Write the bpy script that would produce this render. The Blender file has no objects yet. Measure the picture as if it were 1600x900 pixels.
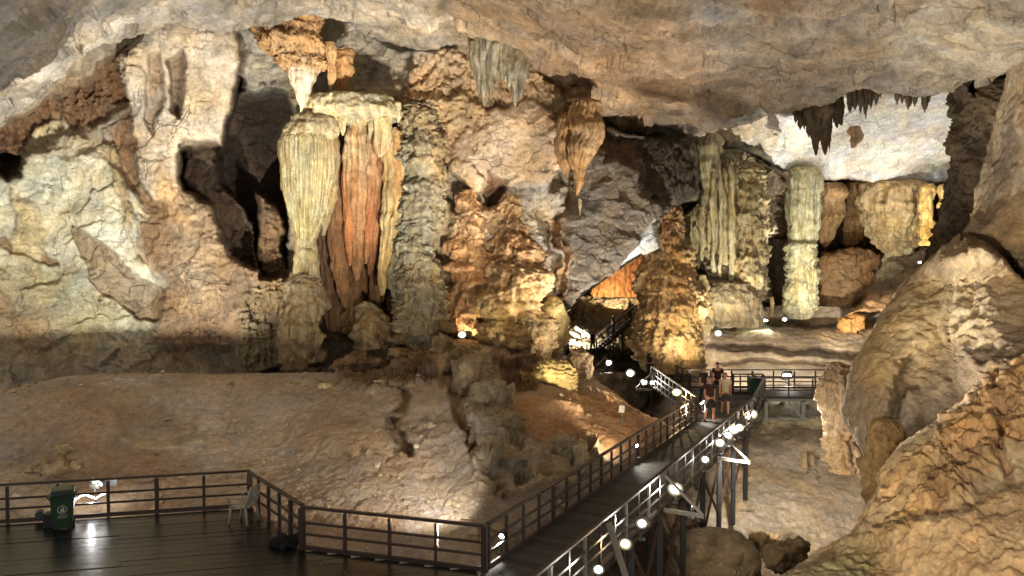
import bpy, bmesh, math, random
import numpy as np
from mathutils import Vector, Matrix

random.seed(7)
rng = np.random.default_rng(11)
SC = bpy.context.scene
COL = SC.collection
R = math.radians

# ------------------------------------------------------------------ camera
F = 1155.0            # focal length in photo pixels (1600 wide)
CAM_Z = 6.0           # height of the eye above the platform boards
PITCH = math.atan(38.0 / F)
cam_data = bpy.data.cameras.new("camera")
cam_data.lens = 36.0 * F / 1600.0
cam_data.sensor_width = 36.0
cam_data.clip_start = 0.1
cam_data.clip_end = 500.0
cam = bpy.data.objects.new("camera", cam_data)
COL.objects.link(cam)
cam.location = (0, 0, CAM_Z)
cam.rotation_euler = (math.pi / 2 - PITCH, 0, 0)
SC.camera = cam

# ------------------------------------------------------------------ world: no sky in a cave, only a faint even glow
world = bpy.data.worlds.new("World")
SC.world = world
world.use_nodes = True
bg = world.node_tree.nodes["Background"]
bg.inputs[0].default_value = (1.0, 0.97, 0.92, 1)
bg.inputs[1].default_value = 0.48

SC.view_settings.view_transform = 'Standard'
SC.view_settings.look = 'None'
SC.view_settings.exposure = 0.6
SC.view_settings.gamma = 1.0
SC.cycles.use_denoising = True
SC.cycles.max_bounces = 5
SC.cycles.diffuse_bounces = 3
SC.cycles.glossy_bounces = 2
SC.cycles.sample_clamp_indirect = 4.0
SC.cycles.sample_clamp_direct = 0.0
SC.cycles.use_adaptive_sampling = True

WARM = (1.0, 0.72, 0.40)
CREAM = (1.0, 0.87, 0.64)
WHITE = (1.0, 0.95, 0.86)
COOL = (0.93, 0.96, 1.0)
GREENISH = (0.97, 1.0, 0.78)
AMBER = (1.0, 0.55, 0.20)

# ------------------------------------------------------------------ photo pixel + distance -> point in the cave
cp, sp = math.cos(PITCH), math.sin(PITCH)

def PA(px, py, d):
    px = np.asarray(px, float); py = np.asarray(py, float); d = np.asarray(d, float)
    u = (px - 800.0) / F
    v = (450.0 - py) / F
    y = cp + v * sp
    z = -sp + v * cp
    k = d / y
    return np.stack([u * k, d * np.ones_like(k), CAM_Z + z * k], -1)

def P(px, py, d):
    return Vector(PA(px, py, d).tolist())

def G(px, py, z=0.0):
    "point at height z seen at a photo pixel"
    u = (px - 800.0) / F
    v = (450.0 - py) / F
    k = (z - CAM_Z) / (-sp + v * cp)
    return Vector((u * k, (cp + v * sp) * k, z))

def lin(c):
    c = np.asarray(c, float) / 255.0
    return np.where(c <= 0.04045, c / 12.92, ((c + 0.055) / 1.055) ** 2.4)

# ------------------------------------------------------------------ noise
def _h(ix, iy, iz, s):
    h = (ix.astype(np.uint32) * np.uint32(0x8da6b343)) ^ (iy.astype(np.uint32) * np.uint32(0xd8163841)) ^ \
        (iz.astype(np.uint32) * np.uint32(0xcb1ab31f)) ^ np.uint32((s * 0x9e3779b9) & 0xffffffff)
    h ^= h >> np.uint32(15); h *= np.uint32(0x2c1b3c6d)
    h ^= h >> np.uint32(12); h *= np.uint32(0x297a2d39)
    h ^= h >> np.uint32(15)
    return h

GRAD = np.array([(1,1,0),(-1,1,0),(1,-1,0),(-1,-1,0),(1,0,1),(-1,0,1),(1,0,-1),(-1,0,-1),
                 (0,1,1),(0,-1,1),(0,1,-1),(0,-1,-1),(1,1,0),(-1,1,0),(0,-1,1),(0,-1,-1)], np.float32)

def perlin(x, y, z, s=0):
    x = np.asarray(x, np.float32); y = np.asarray(y, np.float32); z = np.asarray(z, np.float32)
    x, y, z = np.broadcast_arrays(x, y, z)
    fx = np.floor(x); fy = np.floor(y); fz = np.floor(z)
    ix = fx.astype(np.int32); iy = fy.astype(np.int32); iz = fz.astype(np.int32)
    x = x - fx; y = y - fy; z = z - fz
    u = x*x*x*(x*(x*6-15)+10); v = y*y*y*(y*(y*6-15)+10); w = z*z*z*(z*(z*6-15)+10)
    def g(a, b, c):
        q = GRAD[_h(ix + a, iy + b, iz + c, s) & np.uint32(15)]
        return q[..., 0] * (x - a) + q[..., 1] * (y - b) + q[..., 2] * (z - c)
    x00 = g(0,0,0); x00 += u * (g(1,0,0) - x00)
    x10 = g(0,1,0); x10 += u * (g(1,1,0) - x10)
    x01 = g(0,0,1); x01 += u * (g(1,0,1) - x01)
    x11 = g(0,1,1); x11 += u * (g(1,1,1) - x11)
    a = x00 + v * (x10 - x00); b = x01 + v * (x11 - x01)
    return a + w * (b - a)

def fbm(p, sc, octv=4, s=0, gain=0.5, sx=1, sy=1, sz=1):
    out = 0; a = 1.0; f = 1.0 / sc
    for i in range(octv):
        out = out + a * perlin(p[..., 0]*f*sx, p[..., 1]*f*sy, p[..., 2]*f*sz, s + i * 17)
        a *= gain; f *= 2.03
    return out

def ridged(p, sc, octv=4, s=0, gain=0.5, sx=1, sy=1, sz=1):
    out = 0; a = 1.0; f = 1.0 / sc
    for i in range(octv):
        n = 1 - np.abs(perlin(p[..., 0]*f*sx, p[..., 1]*f*sy, p[..., 2]*f*sz, s + i * 17)) * 2
        out = out + a * n
        a *= gain; f *= 2.03
    return out - 1.0

def facets(p, sc, s=0, tilt=1.0):
    "broken rock: every cell of a random mosaic is a plane of its own tilt and height"
    q = (p / sc).astype(np.float32)
    b = np.floor(q).astype(np.int32)
    best = np.full(q.shape[:-1], 9e9, np.float32); val = np.zeros_like(best); sec = best.copy()
    for dx in (-1, 0, 1):
        for dy in (-1, 0, 1):
            for dz in (-1, 0, 1):
                cx = b[..., 0] + dx; cy = b[..., 1] + dy; cz = b[..., 2] + dz
                h = _h(cx, cy, cz, s)
                r1 = (h & np.uint32(1023)).astype(np.float32) / 1023
                r2 = ((h >> np.uint32(10)) & np.uint32(1023)).astype(np.float32) / 1023
                r3 = ((h >> np.uint32(20)) & np.uint32(1023)).astype(np.float32) / 1023
                ox = q[..., 0] - cx - r1; oy = q[..., 1] - cy - r2; oz = q[..., 2] - cz - r3
                d2 = ox*ox + oy*oy + oz*oz
                v = ((r2 + r3) % 1 - .5) * 1.2 + tilt * (ox * (r1 - .5) + oz * (r2 - .5) + oy * (r3 - .5)) * 2
                m = d2 < best
                sec = np.where(m, best, np.minimum(sec, d2))
                val = np.where(m, v, val)
                best = np.where(m, d2, best)
    edge = np.sqrt(sec) - np.sqrt(best)
    return val * sc, edge

def sstep(a, b, x):
    t = np.clip((x - a) / (b - a), 0, 1)
    return t * t * (3 - 2 * t)

# ------------------------------------------------------------------ object helpers
def link(o, parent=None):
    COL.objects.link(o)
    if parent is not None:
        o.parent = parent
    return o

def tag(o, label=None, cat=None, group=None, kind=None):
    if label: o["label"] = label
    if cat: o["category"] = cat
    if group: o["group"] = group
    if kind: o["kind"] = kind
    return o

def empty(name, loc=(0, 0, 0), label=None, cat=None, group=None, rz=0.0):
    o = bpy.data.objects.new(name, None)
    o.empty_display_size = 0.2
    link(o)
    o.location = loc
    o.rotation_euler = (0, 0, rz)
    return tag(o, label, cat, group)

def mesh_np(name, V, Q, mats, col=None, parent=None, smooth=True, origin=None, drip=0.0):
    V = np.asarray(V, np.float32).reshape(-1, 3)
    if origin is None and parent is None:
        origin = V.mean(0); origin[2] = V[:, 2].min()
    if origin is not None:
        V = V - np.asarray(origin, np.float32)
    me = bpy.data.meshes.new(name)
    Q = np.asarray(Q, np.int32)
    n, k = Q.shape
    me.vertices.add(len(V)); me.vertices.foreach_set("co", V.ravel())
    me.loops.add(n * k); me.loops.foreach_set("vertex_index", Q.ravel())
    me.polygons.add(n)
    me.polygons.foreach_set("loop_start", np.arange(0, n * k, k, dtype=np.int32))
    me.polygons.foreach_set("use_smooth", np.full(n, smooth, bool))
    me.update(calc_edges=True)
    if col is not None:
        at = me.attributes.new("Col", 'FLOAT_COLOR', 'POINT')
        c = np.ones((len(V), 4), np.float32); c[:, :3] = np.asarray(col).reshape(-1, 3)
        c[:, 3] = np.asarray(drip).reshape(-1) if hasattr(drip, '__len__') else drip
        at.data.foreach_set("color", c.ravel())
    me.materials.append(mats)
    o = link(bpy.data.objects.new(name, me), parent)
    if origin is not None:
        o.location = [float(v) for v in origin]
    return o

class MB:
    "collects boxes, bars and tubes for ONE mesh object"
    def __init__(self): self.v = []; self.f = []
    def add(self, vs, fs):
        b = len(self.v); self.v += [tuple(v) for v in vs]; self.f += [tuple(b + i for i in f) for f in fs]
        return self
    def box(self, c, s, M=None):
        vs = []
        for z in (-.5, .5):
            for x, y in ((-.5, -.5), (.5, -.5), (.5, .5), (-.5, .5)):
                v = Vector((x * s[0], y * s[1], z * s[2]))
                if M is not None: v = M @ v
                vs.append(v + Vector(c))
        return self.add(vs, [(3,2,1,0),(4,5,6,7),(0,1,5,4),(1,2,6,5),(2,3,7,6),(3,0,4,7)])
    def bar(self, a, b, w, h=None, up=(0, 0, 1)):
        a = Vector(a); b = Vector(b); h = h or w
        y = (b - a); L = y.length; y = y.normalized()
        up = Vector(up)
        if abs(y.dot(up)) > .98: up = Vector((1, 0, 0))
        x = y.cross(up).normalized(); z = x.cross(y)
        M = Matrix((x, y, z)).transposed()
        return self.box((a + b) / 2, (w, L, h), M)
    def tube(self, pts, rs, seg=8, cap=True):
        pts = [Vector(p) for p in pts]
        if not hasattr(rs, '__len__'): rs = [rs] * len(pts)
        rings = []
        for i, p in enumerate(pts):
            t = (pts[min(i + 1, len(pts) - 1)] - pts[max(i - 1, 0)]).normalized()
            up = Vector((0, 0, 1)) if abs(t.z) < .95 else Vector((1, 0, 0))
            x = t.cross(up).normalized(); y = x.cross(t)
            rings.append([p + (x * math.cos(2*math.pi*k/seg) + y * math.sin(2*math.pi*k/seg)) * rs[i] for k in range(seg)])
        vs = [v for r in rings for v in r]; fs = []
        for i in range(len(pts) - 1):
            for k in range(seg):
                a = i*seg + k; b = i*seg + (k+1) % seg
                fs.append((a, a + seg, b + seg, b))
        if cap:
            fs.append(tuple(range(seg))); fs.append(tuple(reversed(range((len(pts)-1)*seg, len(pts)*seg))))
        return self.add(vs, fs)
    def build(self, name, mat, parent=None, smooth=False, bevel=0.0, loc=None):
        me = bpy.data.meshes.new(name)
        vs = self.v
        if parent is None and loc is None:
            n = len(vs); loc = (sum(v[0] for v in vs)/n, sum(v[1] for v in vs)/n, min(v[2] for v in vs))
        if loc is not None:
            vs = [(v[0]-loc[0], v[1]-loc[1], v[2]-loc[2]) for v in vs]
        me.from_pydata(vs, [], self.f); me.update()
        if bevel:
            bm = bmesh.new(); bm.from_mesh(me)
            bmesh.ops.bevel(bm, geom=bm.edges[:], offset=bevel, segments=1, affect='EDGES')
            bm.to_mesh(me); bm.free()
        if smooth:
            me.polygons.foreach_set("use_smooth", [True] * len(me.polygons))
        me.materials.append(mat)
        o = link(bpy.data.objects.new(name, me), parent)
        if loc is not None: o.location = loc
        return o

def copy_tree(o, parent=None):
    c = o.copy(); COL.objects.link(c)
    if parent is not None: c.parent = parent
    for ch in list(o.children): copy_tree(ch, c)
    return c

# ------------------------------------------------------------------ materials
def rock_mat(name, rough=0.78, bump=0.5, scale=1.0, spec=0.3, grain=(0.55, 1.36), crack=.55, pits=.0):
    m = bpy.data.materials.new(name); m.use_nodes = True
    nt = m.node_tree; N = nt.nodes; L = nt.links
    b = N["Principled BSDF"]
    at = N.new("ShaderNodeAttribute"); at.attribute_name = "Col"
    tc = N.new("ShaderNodeTexCoord")
    def noise(sc, det, ro):
        n = N.new("ShaderNodeTexNoise"); n.inputs["Scale"].default_value = sc * scale; n.inputs["Detail"].default_value = det; n.inputs["Roughness"].default_value = ro
        L.new(tc.outputs["Object"], n.inputs["Vector"]); return n
    def rng_(n, a, b_, lo, hi, out="Fac"):
        r = N.new("ShaderNodeMapRange"); r.inputs["From Min"].default_value = a; r.inputs["From Max"].default_value = b_
        r.inputs["To Min"].default_value = lo; r.inputs["To Max"].default_value = hi
        L.new(n.outputs[out], r.inputs["Value"]); return r
    def mul(a, b_, f=1.0):
        x = N.new("ShaderNodeMix"); x.data_type = 'RGBA'; x.blend_type = 'MULTIPLY'; x.inputs[0].default_value = f
        L.new(a, x.inputs[6]); L.new(b_, x.inputs[7]); return x.outputs[2]
    c = at.outputs["Color"]
    c = mul(c, rng_(noise(1.9, 9, .7), .32, .68, grain[0], grain[1]).outputs["Result"])
    fine = noise(9.0, 6, .75)
    c = mul(c, rng_(fine, .35, .65, .74, 1.24).outputs["Result"])
    n3 = noise(.7, 6, .65)
    cr = N.new("ShaderNodeValToRGB"); cr.color_ramp.elements[0].position = .36; cr.color_ramp.elements[1].position = .66
    cr.color_ramp.elements[0].color = (1.05, .97, .84, 1); cr.color_ramp.elements[1].color = (.98, 1.0, 1.03, 1)
    L.new(n3.outputs["Fac"], cr.inputs["Fac"])
    c = mul(c, cr.outputs["Color"], .8)
    n2 = noise(4.2, 11, .74)
    hgt = n2.outputs["Fac"]
    if crack:
        nd = noise(1.2, 4, .6)
        va = N.new("ShaderNodeVectorMath"); va.operation = 'SCALE'; va.inputs["Scale"].default_value = .9
        L.new(nd.outputs["Color"], va.inputs[0])
        vb = N.new("ShaderNodeVectorMath"); vb.operation = 'ADD'; L.new(tc.outputs["Object"], vb.inputs[0]); L.new(va.outputs[0], vb.inputs[1])
        vo = N.new("ShaderNodeTexVoronoi"); vo.feature = 'DISTANCE_TO_EDGE'; vo.inputs["Scale"].default_value = .62 * scale
        L.new(vb.outputs[0], vo.inputs["Vector"])
        # joints come and go along their length
        wid = rng_(noise(.5, 3, .5), .42, .62, 0.0, 1.0)
        ck = rng_(vo, .0, .035, 1.0, 0.0, "Distance")
        mm = N.new("ShaderNodeMath"); mm.operation = 'MULTIPLY'; L.new(ck.outputs["Result"], mm.inputs[0]); L.new(wid.outputs["Result"], mm.inputs[1])
        inv = N.new("ShaderNodeMath"); inv.operation = 'MULTIPLY_ADD'; inv.inputs[1].default_value = -crack; inv.inputs[2].default_value = 1.0
        L.new(mm.outputs[0], inv.inputs[0])
        c = mul(c, inv.outputs[0])
        hh = N.new("ShaderNodeMath"); hh.operation = 'MULTIPLY_ADD'; hh.inputs[1].default_value = -.5; L.new(mm.outputs[0], hh.inputs[0]); L.new(hgt, hh.inputs[2])
        hgt = hh.outputs[0]
    # dripping water leaves fine upright ribs and stains where the surface is flowstone (alpha of Col)
    sm = N.new("ShaderNodeMapping"); sm.inputs["Scale"].default_value = (1, 1, .13); L.new(tc.outputs["Object"], sm.inputs["Vector"])
    sn = N.new("ShaderNodeTexNoise"); sn.inputs["Scale"].default_value = 7.5; sn.inputs["Detail"].default_value = 5; sn.inputs["Roughness"].default_value = .6
    L.new(sm.outputs["Vector"], sn.inputs["Vector"])
    sr = rng_(sn, .38, .62, 0, 1)
    st_ = N.new("ShaderNodeMath"); st_.operation = 'MULTIPLY'; L.new(sr.outputs["Result"], st_.inputs[0]); L.new(at.outputs["Alpha"], st_.inputs[1])
    h3 = N.new("ShaderNodeMath"); h3.operation = 'MULTIPLY_ADD'; h3.inputs[1].default_value = .55; L.new(st_.outputs[0], h3.inputs[0]); L.new(hgt, h3.inputs[2]); hgt = h3.outputs[0]
    sn2 = N.new("ShaderNodeTexNoise"); sn2.inputs["Scale"].default_value = 4.0; sn2.inputs["Detail"].default_value = 5; sn2.inputs["Roughness"].default_value = .65
    L.new(sm.outputs["Vector"], sn2.inputs["Vector"])
    cs = N.new("ShaderNodeValToRGB"); cs.color_ramp.elements[0].position = .38; cs.color_ramp.elements[1].position = .62
    cs.color_ramp.elements[0].color = (.70, .60, .46, 1); cs.color_ramp.elements[1].color = (1.12, 1.12, 1.08, 1)
    L.new(sn2.outputs["Fac"], cs.inputs["Fac"])
    sx = N.new("ShaderNodeMix"); sx.data_type = 'RGBA'; sx.blend_type = 'MULTIPLY'
    L.new(at.outputs["Alpha"], sx.inputs[0]); L.new(c, sx.inputs[6]); L.new(cs.outputs["Color"], sx.inputs[7]); c = sx.outputs[2]
    L.new(c, b.inputs["Base Color"])
    bp = N.new("ShaderNodeBump"); bp.inputs["Strength"].default_value = bump; bp.inputs["Distance"].default_value = .3
    L.new(hgt, bp.inputs["Height"]); L.new(bp.outputs["Normal"], b.inputs["Normal"])
    b.inputs["Roughness"].default_value = rough
    b.inputs["Specular IOR Level"].default_value = spec
    return m

def plain(name, c, rough=.6, metal=0.0, noise=0.25, scale=9.0, bump=0.0, stretch=(1, 1, 1), spec=.4):
    m = bpy.data.materials.new(name); m.use_nodes = True
    nt = m.node_tree; N = nt.nodes; L = nt.links; b = N["Principled BSDF"]
    c = lin(c)
    tc = N.new("ShaderNodeTexCoord"); mp = N.new("ShaderNodeMapping"); mp.inputs["Scale"].default_value = stretch
    L.new(tc.outputs["Object"], mp.inputs["Vector"])
    n = N.new("ShaderNodeTexNoise"); n.inputs["Scale"].default_value = scale; n.inputs["Detail"].default_value = 7; n.inputs["Roughness"].default_value = .65
    L.new(mp.outputs["Vector"], n.inputs["Vector"])
    oi = N.new("ShaderNodeObjectInfo")
    ad = N.new("ShaderNodeMath"); ad.operation = 'MULTIPLY_ADD'; ad.inputs[1].default_value = .35; ad.inputs[2].default_value = -.17
    L.new(oi.outputs["Random"], ad.inputs[0])
    a2 = N.new("ShaderNodeMath"); a2.operation = 'ADD'; L.new(n.outputs["Fac"], a2.inputs[0]); L.new(ad.outputs[0], a2.inputs[1])
    cr = N.new("ShaderNodeValToRGB"); cr.color_ramp.elements[0].position = .25; cr.color_ramp.elements[1].position = .75
    cr.color_ramp.elements[0].color = (*(c * (1 - noise)), 1); cr.color_ramp.elements[1].color = (*(c * (1 + noise)), 1)
    L.new(a2.outputs[0], cr.inputs["Fac"]); L.new(cr.outputs["Color"], b.inputs["Base Color"])
    b.inputs["Roughness"].default_value = rough; b.inputs["Metallic"].default_value = metal
    b.inputs["Specular IOR Level"].default_value = spec
    if bump:
        bp = N.new("ShaderNodeBump"); bp.inputs["Strength"].default_value = bump; bp.inputs["Distance"].default_value = .02
        L.new(n.outputs["Fac"], bp.inputs["Height"]); L.new(bp.outputs["Normal"], b.inputs["Normal"])
    return m

def glow(name, c, s):
    m = bpy.data.materials.new(name); m.use_nodes = True
    b = m.node_tree.nodes["Principled BSDF"]
    b.inputs["Base Color"].default_value = (.8, .8, .8, 1)
    b.inputs["Emission Color"].default_value = (*c, 1); b.inputs["Emission Strength"].default_value = s
    return m

M_ROCK = rock_mat("limestone", .8, .75, 1.0, .3, (.62, 1.3), .3)
M_SMOOTH = rock_mat("smooth_flowstone_rock", .8, .5, 1.3, .25, (.66, 1.26), 0)
M_FLOW = rock_mat("flowstone", .62, .6, 1.6, .4, (.66, 1.28), 0)
M_DIRT = rock_mat("sandy_earth", .92, .55, 2.2, .15, (.72, 1.22), 0)
M_CEIL = rock_mat("ceiling_rock", .85, .75, .8, .25, (.62, 1.28), .3)
M_WOOD = plain("dark_wood", (72, 50, 38), .6, 0, .35, 6, .3, (1, 1, 1))
M_DECK = plain("deck_boards", (24, 23, 22), .24, 0, .4, 5, .5)
M_WALK = plain("walkway_boards", (66, 63, 58), .74, 0, .4, 5, .5, (1, 1, 1), .2)
M_STEEL = plain("grey_steel", (120, 118, 110), .5, .3, .25, 8)
M_GALV = plain("pale_timber", (118, 112, 100), .55, 0, .25, 8)
M_BLACK = plain("black_paint", (28, 27, 26), .5, 0, .2, 8)
# ------------------------------------------------------------------ flood beams: visible lamps, plus unseen ones added to light the rock
def spot(loc, tgt, w, c, ang=70, blend=.6, size=.12):
    l = bpy.data.lights.new("flood_or_added_beam", 'SPOT'); l.energy = w; l.color = c
    l.spot_size = R(ang); l.spot_blend = blend; l.shadow_soft_size = size
    o = bpy.data.objects.new("flood_or_added_beam", l); link(o)
    o.location = loc
    o.rotation_euler = (Vector(tgt) - Vector(loc)).to_track_quat('-Z', 'Y').to_euler()
    return o

def point(loc, w, c, size=.1):
    l = bpy.data.lights.new("lamp_light", 'POINT'); l.energy = w; l.color = c; l.shadow_soft_size = size
    o = bpy.data.objects.new("lamp_light", l); link(o); o.location = loc
    return o

def flood(loc, tgt, e, c, ang=70, blend=.5, size=.14):
    "a beam that gives irradiance e at its target"
    r2 = (Vector(tgt) - Vector(loc)).length_squared
    return spot(loc, tgt, .88 * e * 4 * math.pi * r2, c, ang, blend, size)

LW = (1.0, .94, .83); LC = (1.0, .97, .91); LG = (1.0, .975, .86); LY = (1.0, .82, .54); LO = (1.0, .70, .42)
OUT_L = Vector((-.55, .32, 0)); OUT_R = Vector((.6, -.34, -.15))   # just outside the left / right railing
# behind the bin, with an added light-blocking plate: leaves the foot of the left wall in shade below a level line
flood(P(150, 756, 18.3) + Vector((.02, .17, 0)), P(110, 200, 32), 2.6, LG, 78, .3, .004)
flood(P(150, 764, 18.0), P(150, 700, 21), .5, LC, 150, .9)
# from the walkway entrance across to curtain and left ceiling
flood(P(790, 840, 15) + OUT_L, P(330, 90, 31), 1.2, LC, 58, .6)
flood(P(360, 578, 28), P(290, 170, 31), .7, LW, 60, .7)
# centre, from the left rail of the walkway
flood(P(845, 782, 16.6) + OUT_L, P(640, 190, 34), 1.9, LW, 36, .5)
flood(P(1090, 652, 26.5), P(650, 340, 33.5), 2.0, LW, 36, .7)
flood(P(1045, 626, 29.6), P(872, 588, 27.2), 2.6, LY, 26, .7)
flood(P(830, 795, 16.2) + OUT_L, P(500, 290, 33), .7, (1.0, .95, .80), 42, .7)
flood(P(730, 528, 31.2), P(742, 430, 33), .6, LY, 120)
flood(P(1000, 700, 21.2) + OUT_L, P(810, 440, 32), 1.7, (1.0, .9, .7), 36, .8)
flood(P(1080, 655, 26), P(790, 200, 34), 2.3, LW, 52, .6)
# hanging grey mass and its white blade
flood(P(1030, 645, 28) + OUT_L, P(955, 310, 36), 3.0, LC, 50, .6)
flood(P(1000, 520, 36), P(1005, 385, 37), 2.6, (.95, .97, 1.0), 60)
# passage
flood(P(905, 545, 58), P(940, 500, 66), 2.2, LC, 160)
flood(P(960, 478, 66), P(965, 430, 68.6), 4, (1.0, .80, .52), 140)
# great stalagmite
flood(P(1100, 600, 33), P(1052, 450, 39), 2.8, (1.0, .86, .62), 64, .7)
# right chamber
flood(P(1140, 560, 36), P(1130, 340, 42), 1.8, (1.0, .98, .82), 64, .7)
flood(P(1225, 540, 41), P(1254, 390, 47), 1.5, (.98, 1.0, .82), 50, .7)
flood(P(1310, 480, 42), P(1175, 210, 43.5), 3.2, LC, 70, .7)
flood(P(1363, 372, 50.5), P(1320, 240, 49), 1.3, (1.0, .96, .90), 120, .6)
flood(P(1464, 372, 42.5), P(1410, 210, 47), 1.4, (1.0, .96, .92), 100, .6)
flood(P(1290, 570, 36), P(1370, 370, 50), 1.4, LW, 50, .7)
flood(P(1452, 395, 44.5), P(1448, 330, 46.8), 1.4, LY, 80)
flood(P(1150, 572, 35.6), P(1220, 535, 41), 2.8, LC, 120, .8)
flood(P(1300, 572, 35.6), P(1280, 535, 41), 2.2, LC, 120, .8)
# ceiling
flood(P(1050, 640, 27), P(900, 60, 24), 1.5, LC, 84, .8)
flood(P(1190, 640, 28) + OUT_R, P(1330, 60, 26), 1.6, LC, 80, .8)
flood(P(790, 850, 14.6) + OUT_L, P(560, -20, 24), 1.7, LC, 70, .8)
flood(P(770, 880, 14.4) + OUT_L, P(150, -80, 17), 1.9, LC, 70, .8)
# right rock
flood(P(1180, 645, 28) + OUT_R, P(1440, 560, 22), 1.8, LW, 80, .7)
flood(P(1050, 1300, 5), P(1470, 740, 15.5), 2.0, (1.0, .88, .70), 70, .8)  # added unseen lamp near the viewer, lights the ridge from the front
flood(P(1080, 780, 18.6) + OUT_R, P(1570, 280, 19), 3.0, LW, 70, .7)
# sand floor, mound and orange slope
flood(P(1130, 722, 21.5) + OUT_R, P(1250, 760, 26), 3.8, LC, 100, .8)
flood(P(790, 790, 15.4) + OUT_L, P(540, 680, 22), 1.7, LC, 80, .9)
flood(P(1005, 705, 21) + OUT_L, P(880, 635, 26), .9, (1.0, .86, .66), 90, .9)
# ------------------------------------------------------------------ rock sheets
def crom(A, n):
    "Catmull-Rom resampling of a control grid along axis 0"
    A = np.asarray(A, float); m = len(A)
    t = np.linspace(0, m - 1, n); i = np.clip(t.astype(int), 0, m - 2); f = (t - i).reshape((-1,) + (1,) * (A.ndim - 1))
    p0 = A[np.maximum(i - 1, 0)]; p1 = A[i]; p2 = A[i + 1]; p3 = A[np.minimum(i + 2, m - 1)]
    return .5 * (2*p1 + (p2 - p0)*f + (2*p0 - 5*p1 + 4*p2 - p3)*f*f + (3*p1 - p0 - 3*p2 + p3)*f**3)

def linr(A, n):
    A = np.asarray(A, float); m = len(A)
    t = np.linspace(0, m - 1, n); i = np.clip(t.astype(int), 0, m - 2); f = (t - i).reshape((-1,) + (1,) * (A.ndim - 1))
    return A[i] * (1 - f) + A[i + 1] * f

def poly_sd(x, y, pts):
    "signed distance to a polygon, positive inside"
    pts = np.asarray(pts, float); n = len(pts)
    d2 = np.full(x.shape, 1e18); ins = np.zeros(x.shape, bool)
    for i in range(n):
        ax, ay = pts[i]; bx, by = pts[(i + 1) % n]
        ex, ey = bx - ax, by - ay
        t = np.clip(((x - ax) * ex + (y - ay) * ey) / (ex*ex + ey*ey + 1e-9), 0, 1)
        d2 = np.minimum(d2, (x - ax - t*ex)**2 + (y - ay - t*ey)**2)
        c = ((ay > y) != (by > y))
        if abs(ey) > 1e-9:
            ins ^= c & (x < ex * (y - ay) / ey + ax)
    s = np.sqrt(d2)
    return np.where(ins, s, -s)

class Poly:
    def __init__(self, pts, d=None, rel=None, soft=8, bulge=0, rnd=30, col=None, cs=1.0, csoft=None, warp=1.0, **st):
        self.pts = pts; self.d = d; self.rel = rel; self.soft = soft; self.bulge = bulge; self.rnd = rnd
        self.col = col; self.cs = cs; self.csoft = csoft or soft * 2; self.warp = warp; self.st = st

STYLES = ("rough", "facet", "flute", "knob", "ledge", "crack")

def apply_polys(px, py, d, col, st, polys):
    sh = px.shape
    w = np.stack([px, py, np.zeros_like(px)], -1)
    wx = fbm(w, 60, 4, 3, .55) * 13; wy = fbm(w, 60, 4, 9, .55) * 13
    for p in polys:
        a = np.asarray(p.pts, float)
        mg = p.soft + p.csoft + 20
        m = (px > a[:, 0].min() - mg) & (px < a[:, 0].max() + mg) & (py > a[:, 1].min() - mg) & (py < a[:, 1].max() + mg)
        if not m.any(): continue
        x = px[m]; y = py[m]
        sd = poly_sd(x + wx[m] * p.warp, y + wy[m] * p.warp, p.pts)
        k = sstep(-p.soft * .5, p.soft * .5, sd)
        kc = sstep(-p.csoft * .5, p.csoft * .5, sd) * p.cs
        dd = d[m]
        if p.d is not None:
            if hasattr(p.d, '__len__'):      # (at left, at right, at top, at bottom) -> a tilted plane
                if len(p.d) == 2:
                    tt = np.clip((y - a[:, 1].min()) / (np.ptp(a[:, 1]) + 1e-6), 0, 1); tgt = p.d[0] + (p.d[1] - p.d[0]) * tt
                else:
                    ty = np.clip((y - a[:, 1].min()) / (np.ptp(a[:, 1]) + 1e-6), 0, 1); tx = np.clip((x - a[:, 0].min()) / (np.ptp(a[:, 0]) + 1e-6), 0, 1)
                    tgt = (p.d[0]*(1-tx) + p.d[1]*tx)*(1-ty) + (p.d[2]*(1-tx) + p.d[3]*tx)*ty
            else: tgt = p.d
            dd = dd + (tgt - dd) * k
        if p.rel is not None: dd = dd + p.rel * k
        if p.bulge:
            t = np.clip(sd / p.rnd, 0, 1); dd = dd - p.bulge * np.sqrt(np.maximum(0, 1 - (1 - t)**2))
        d[m] = dd
        if p.col is not None:
            c = lin(p.col); col[m] = col[m] + (c - col[m]) * kc[:, None]
        for s, v in p.st.items():
            q = st[s]; q[m] = q[m] + (v - q[m]) * k
    return d, col, st

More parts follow.
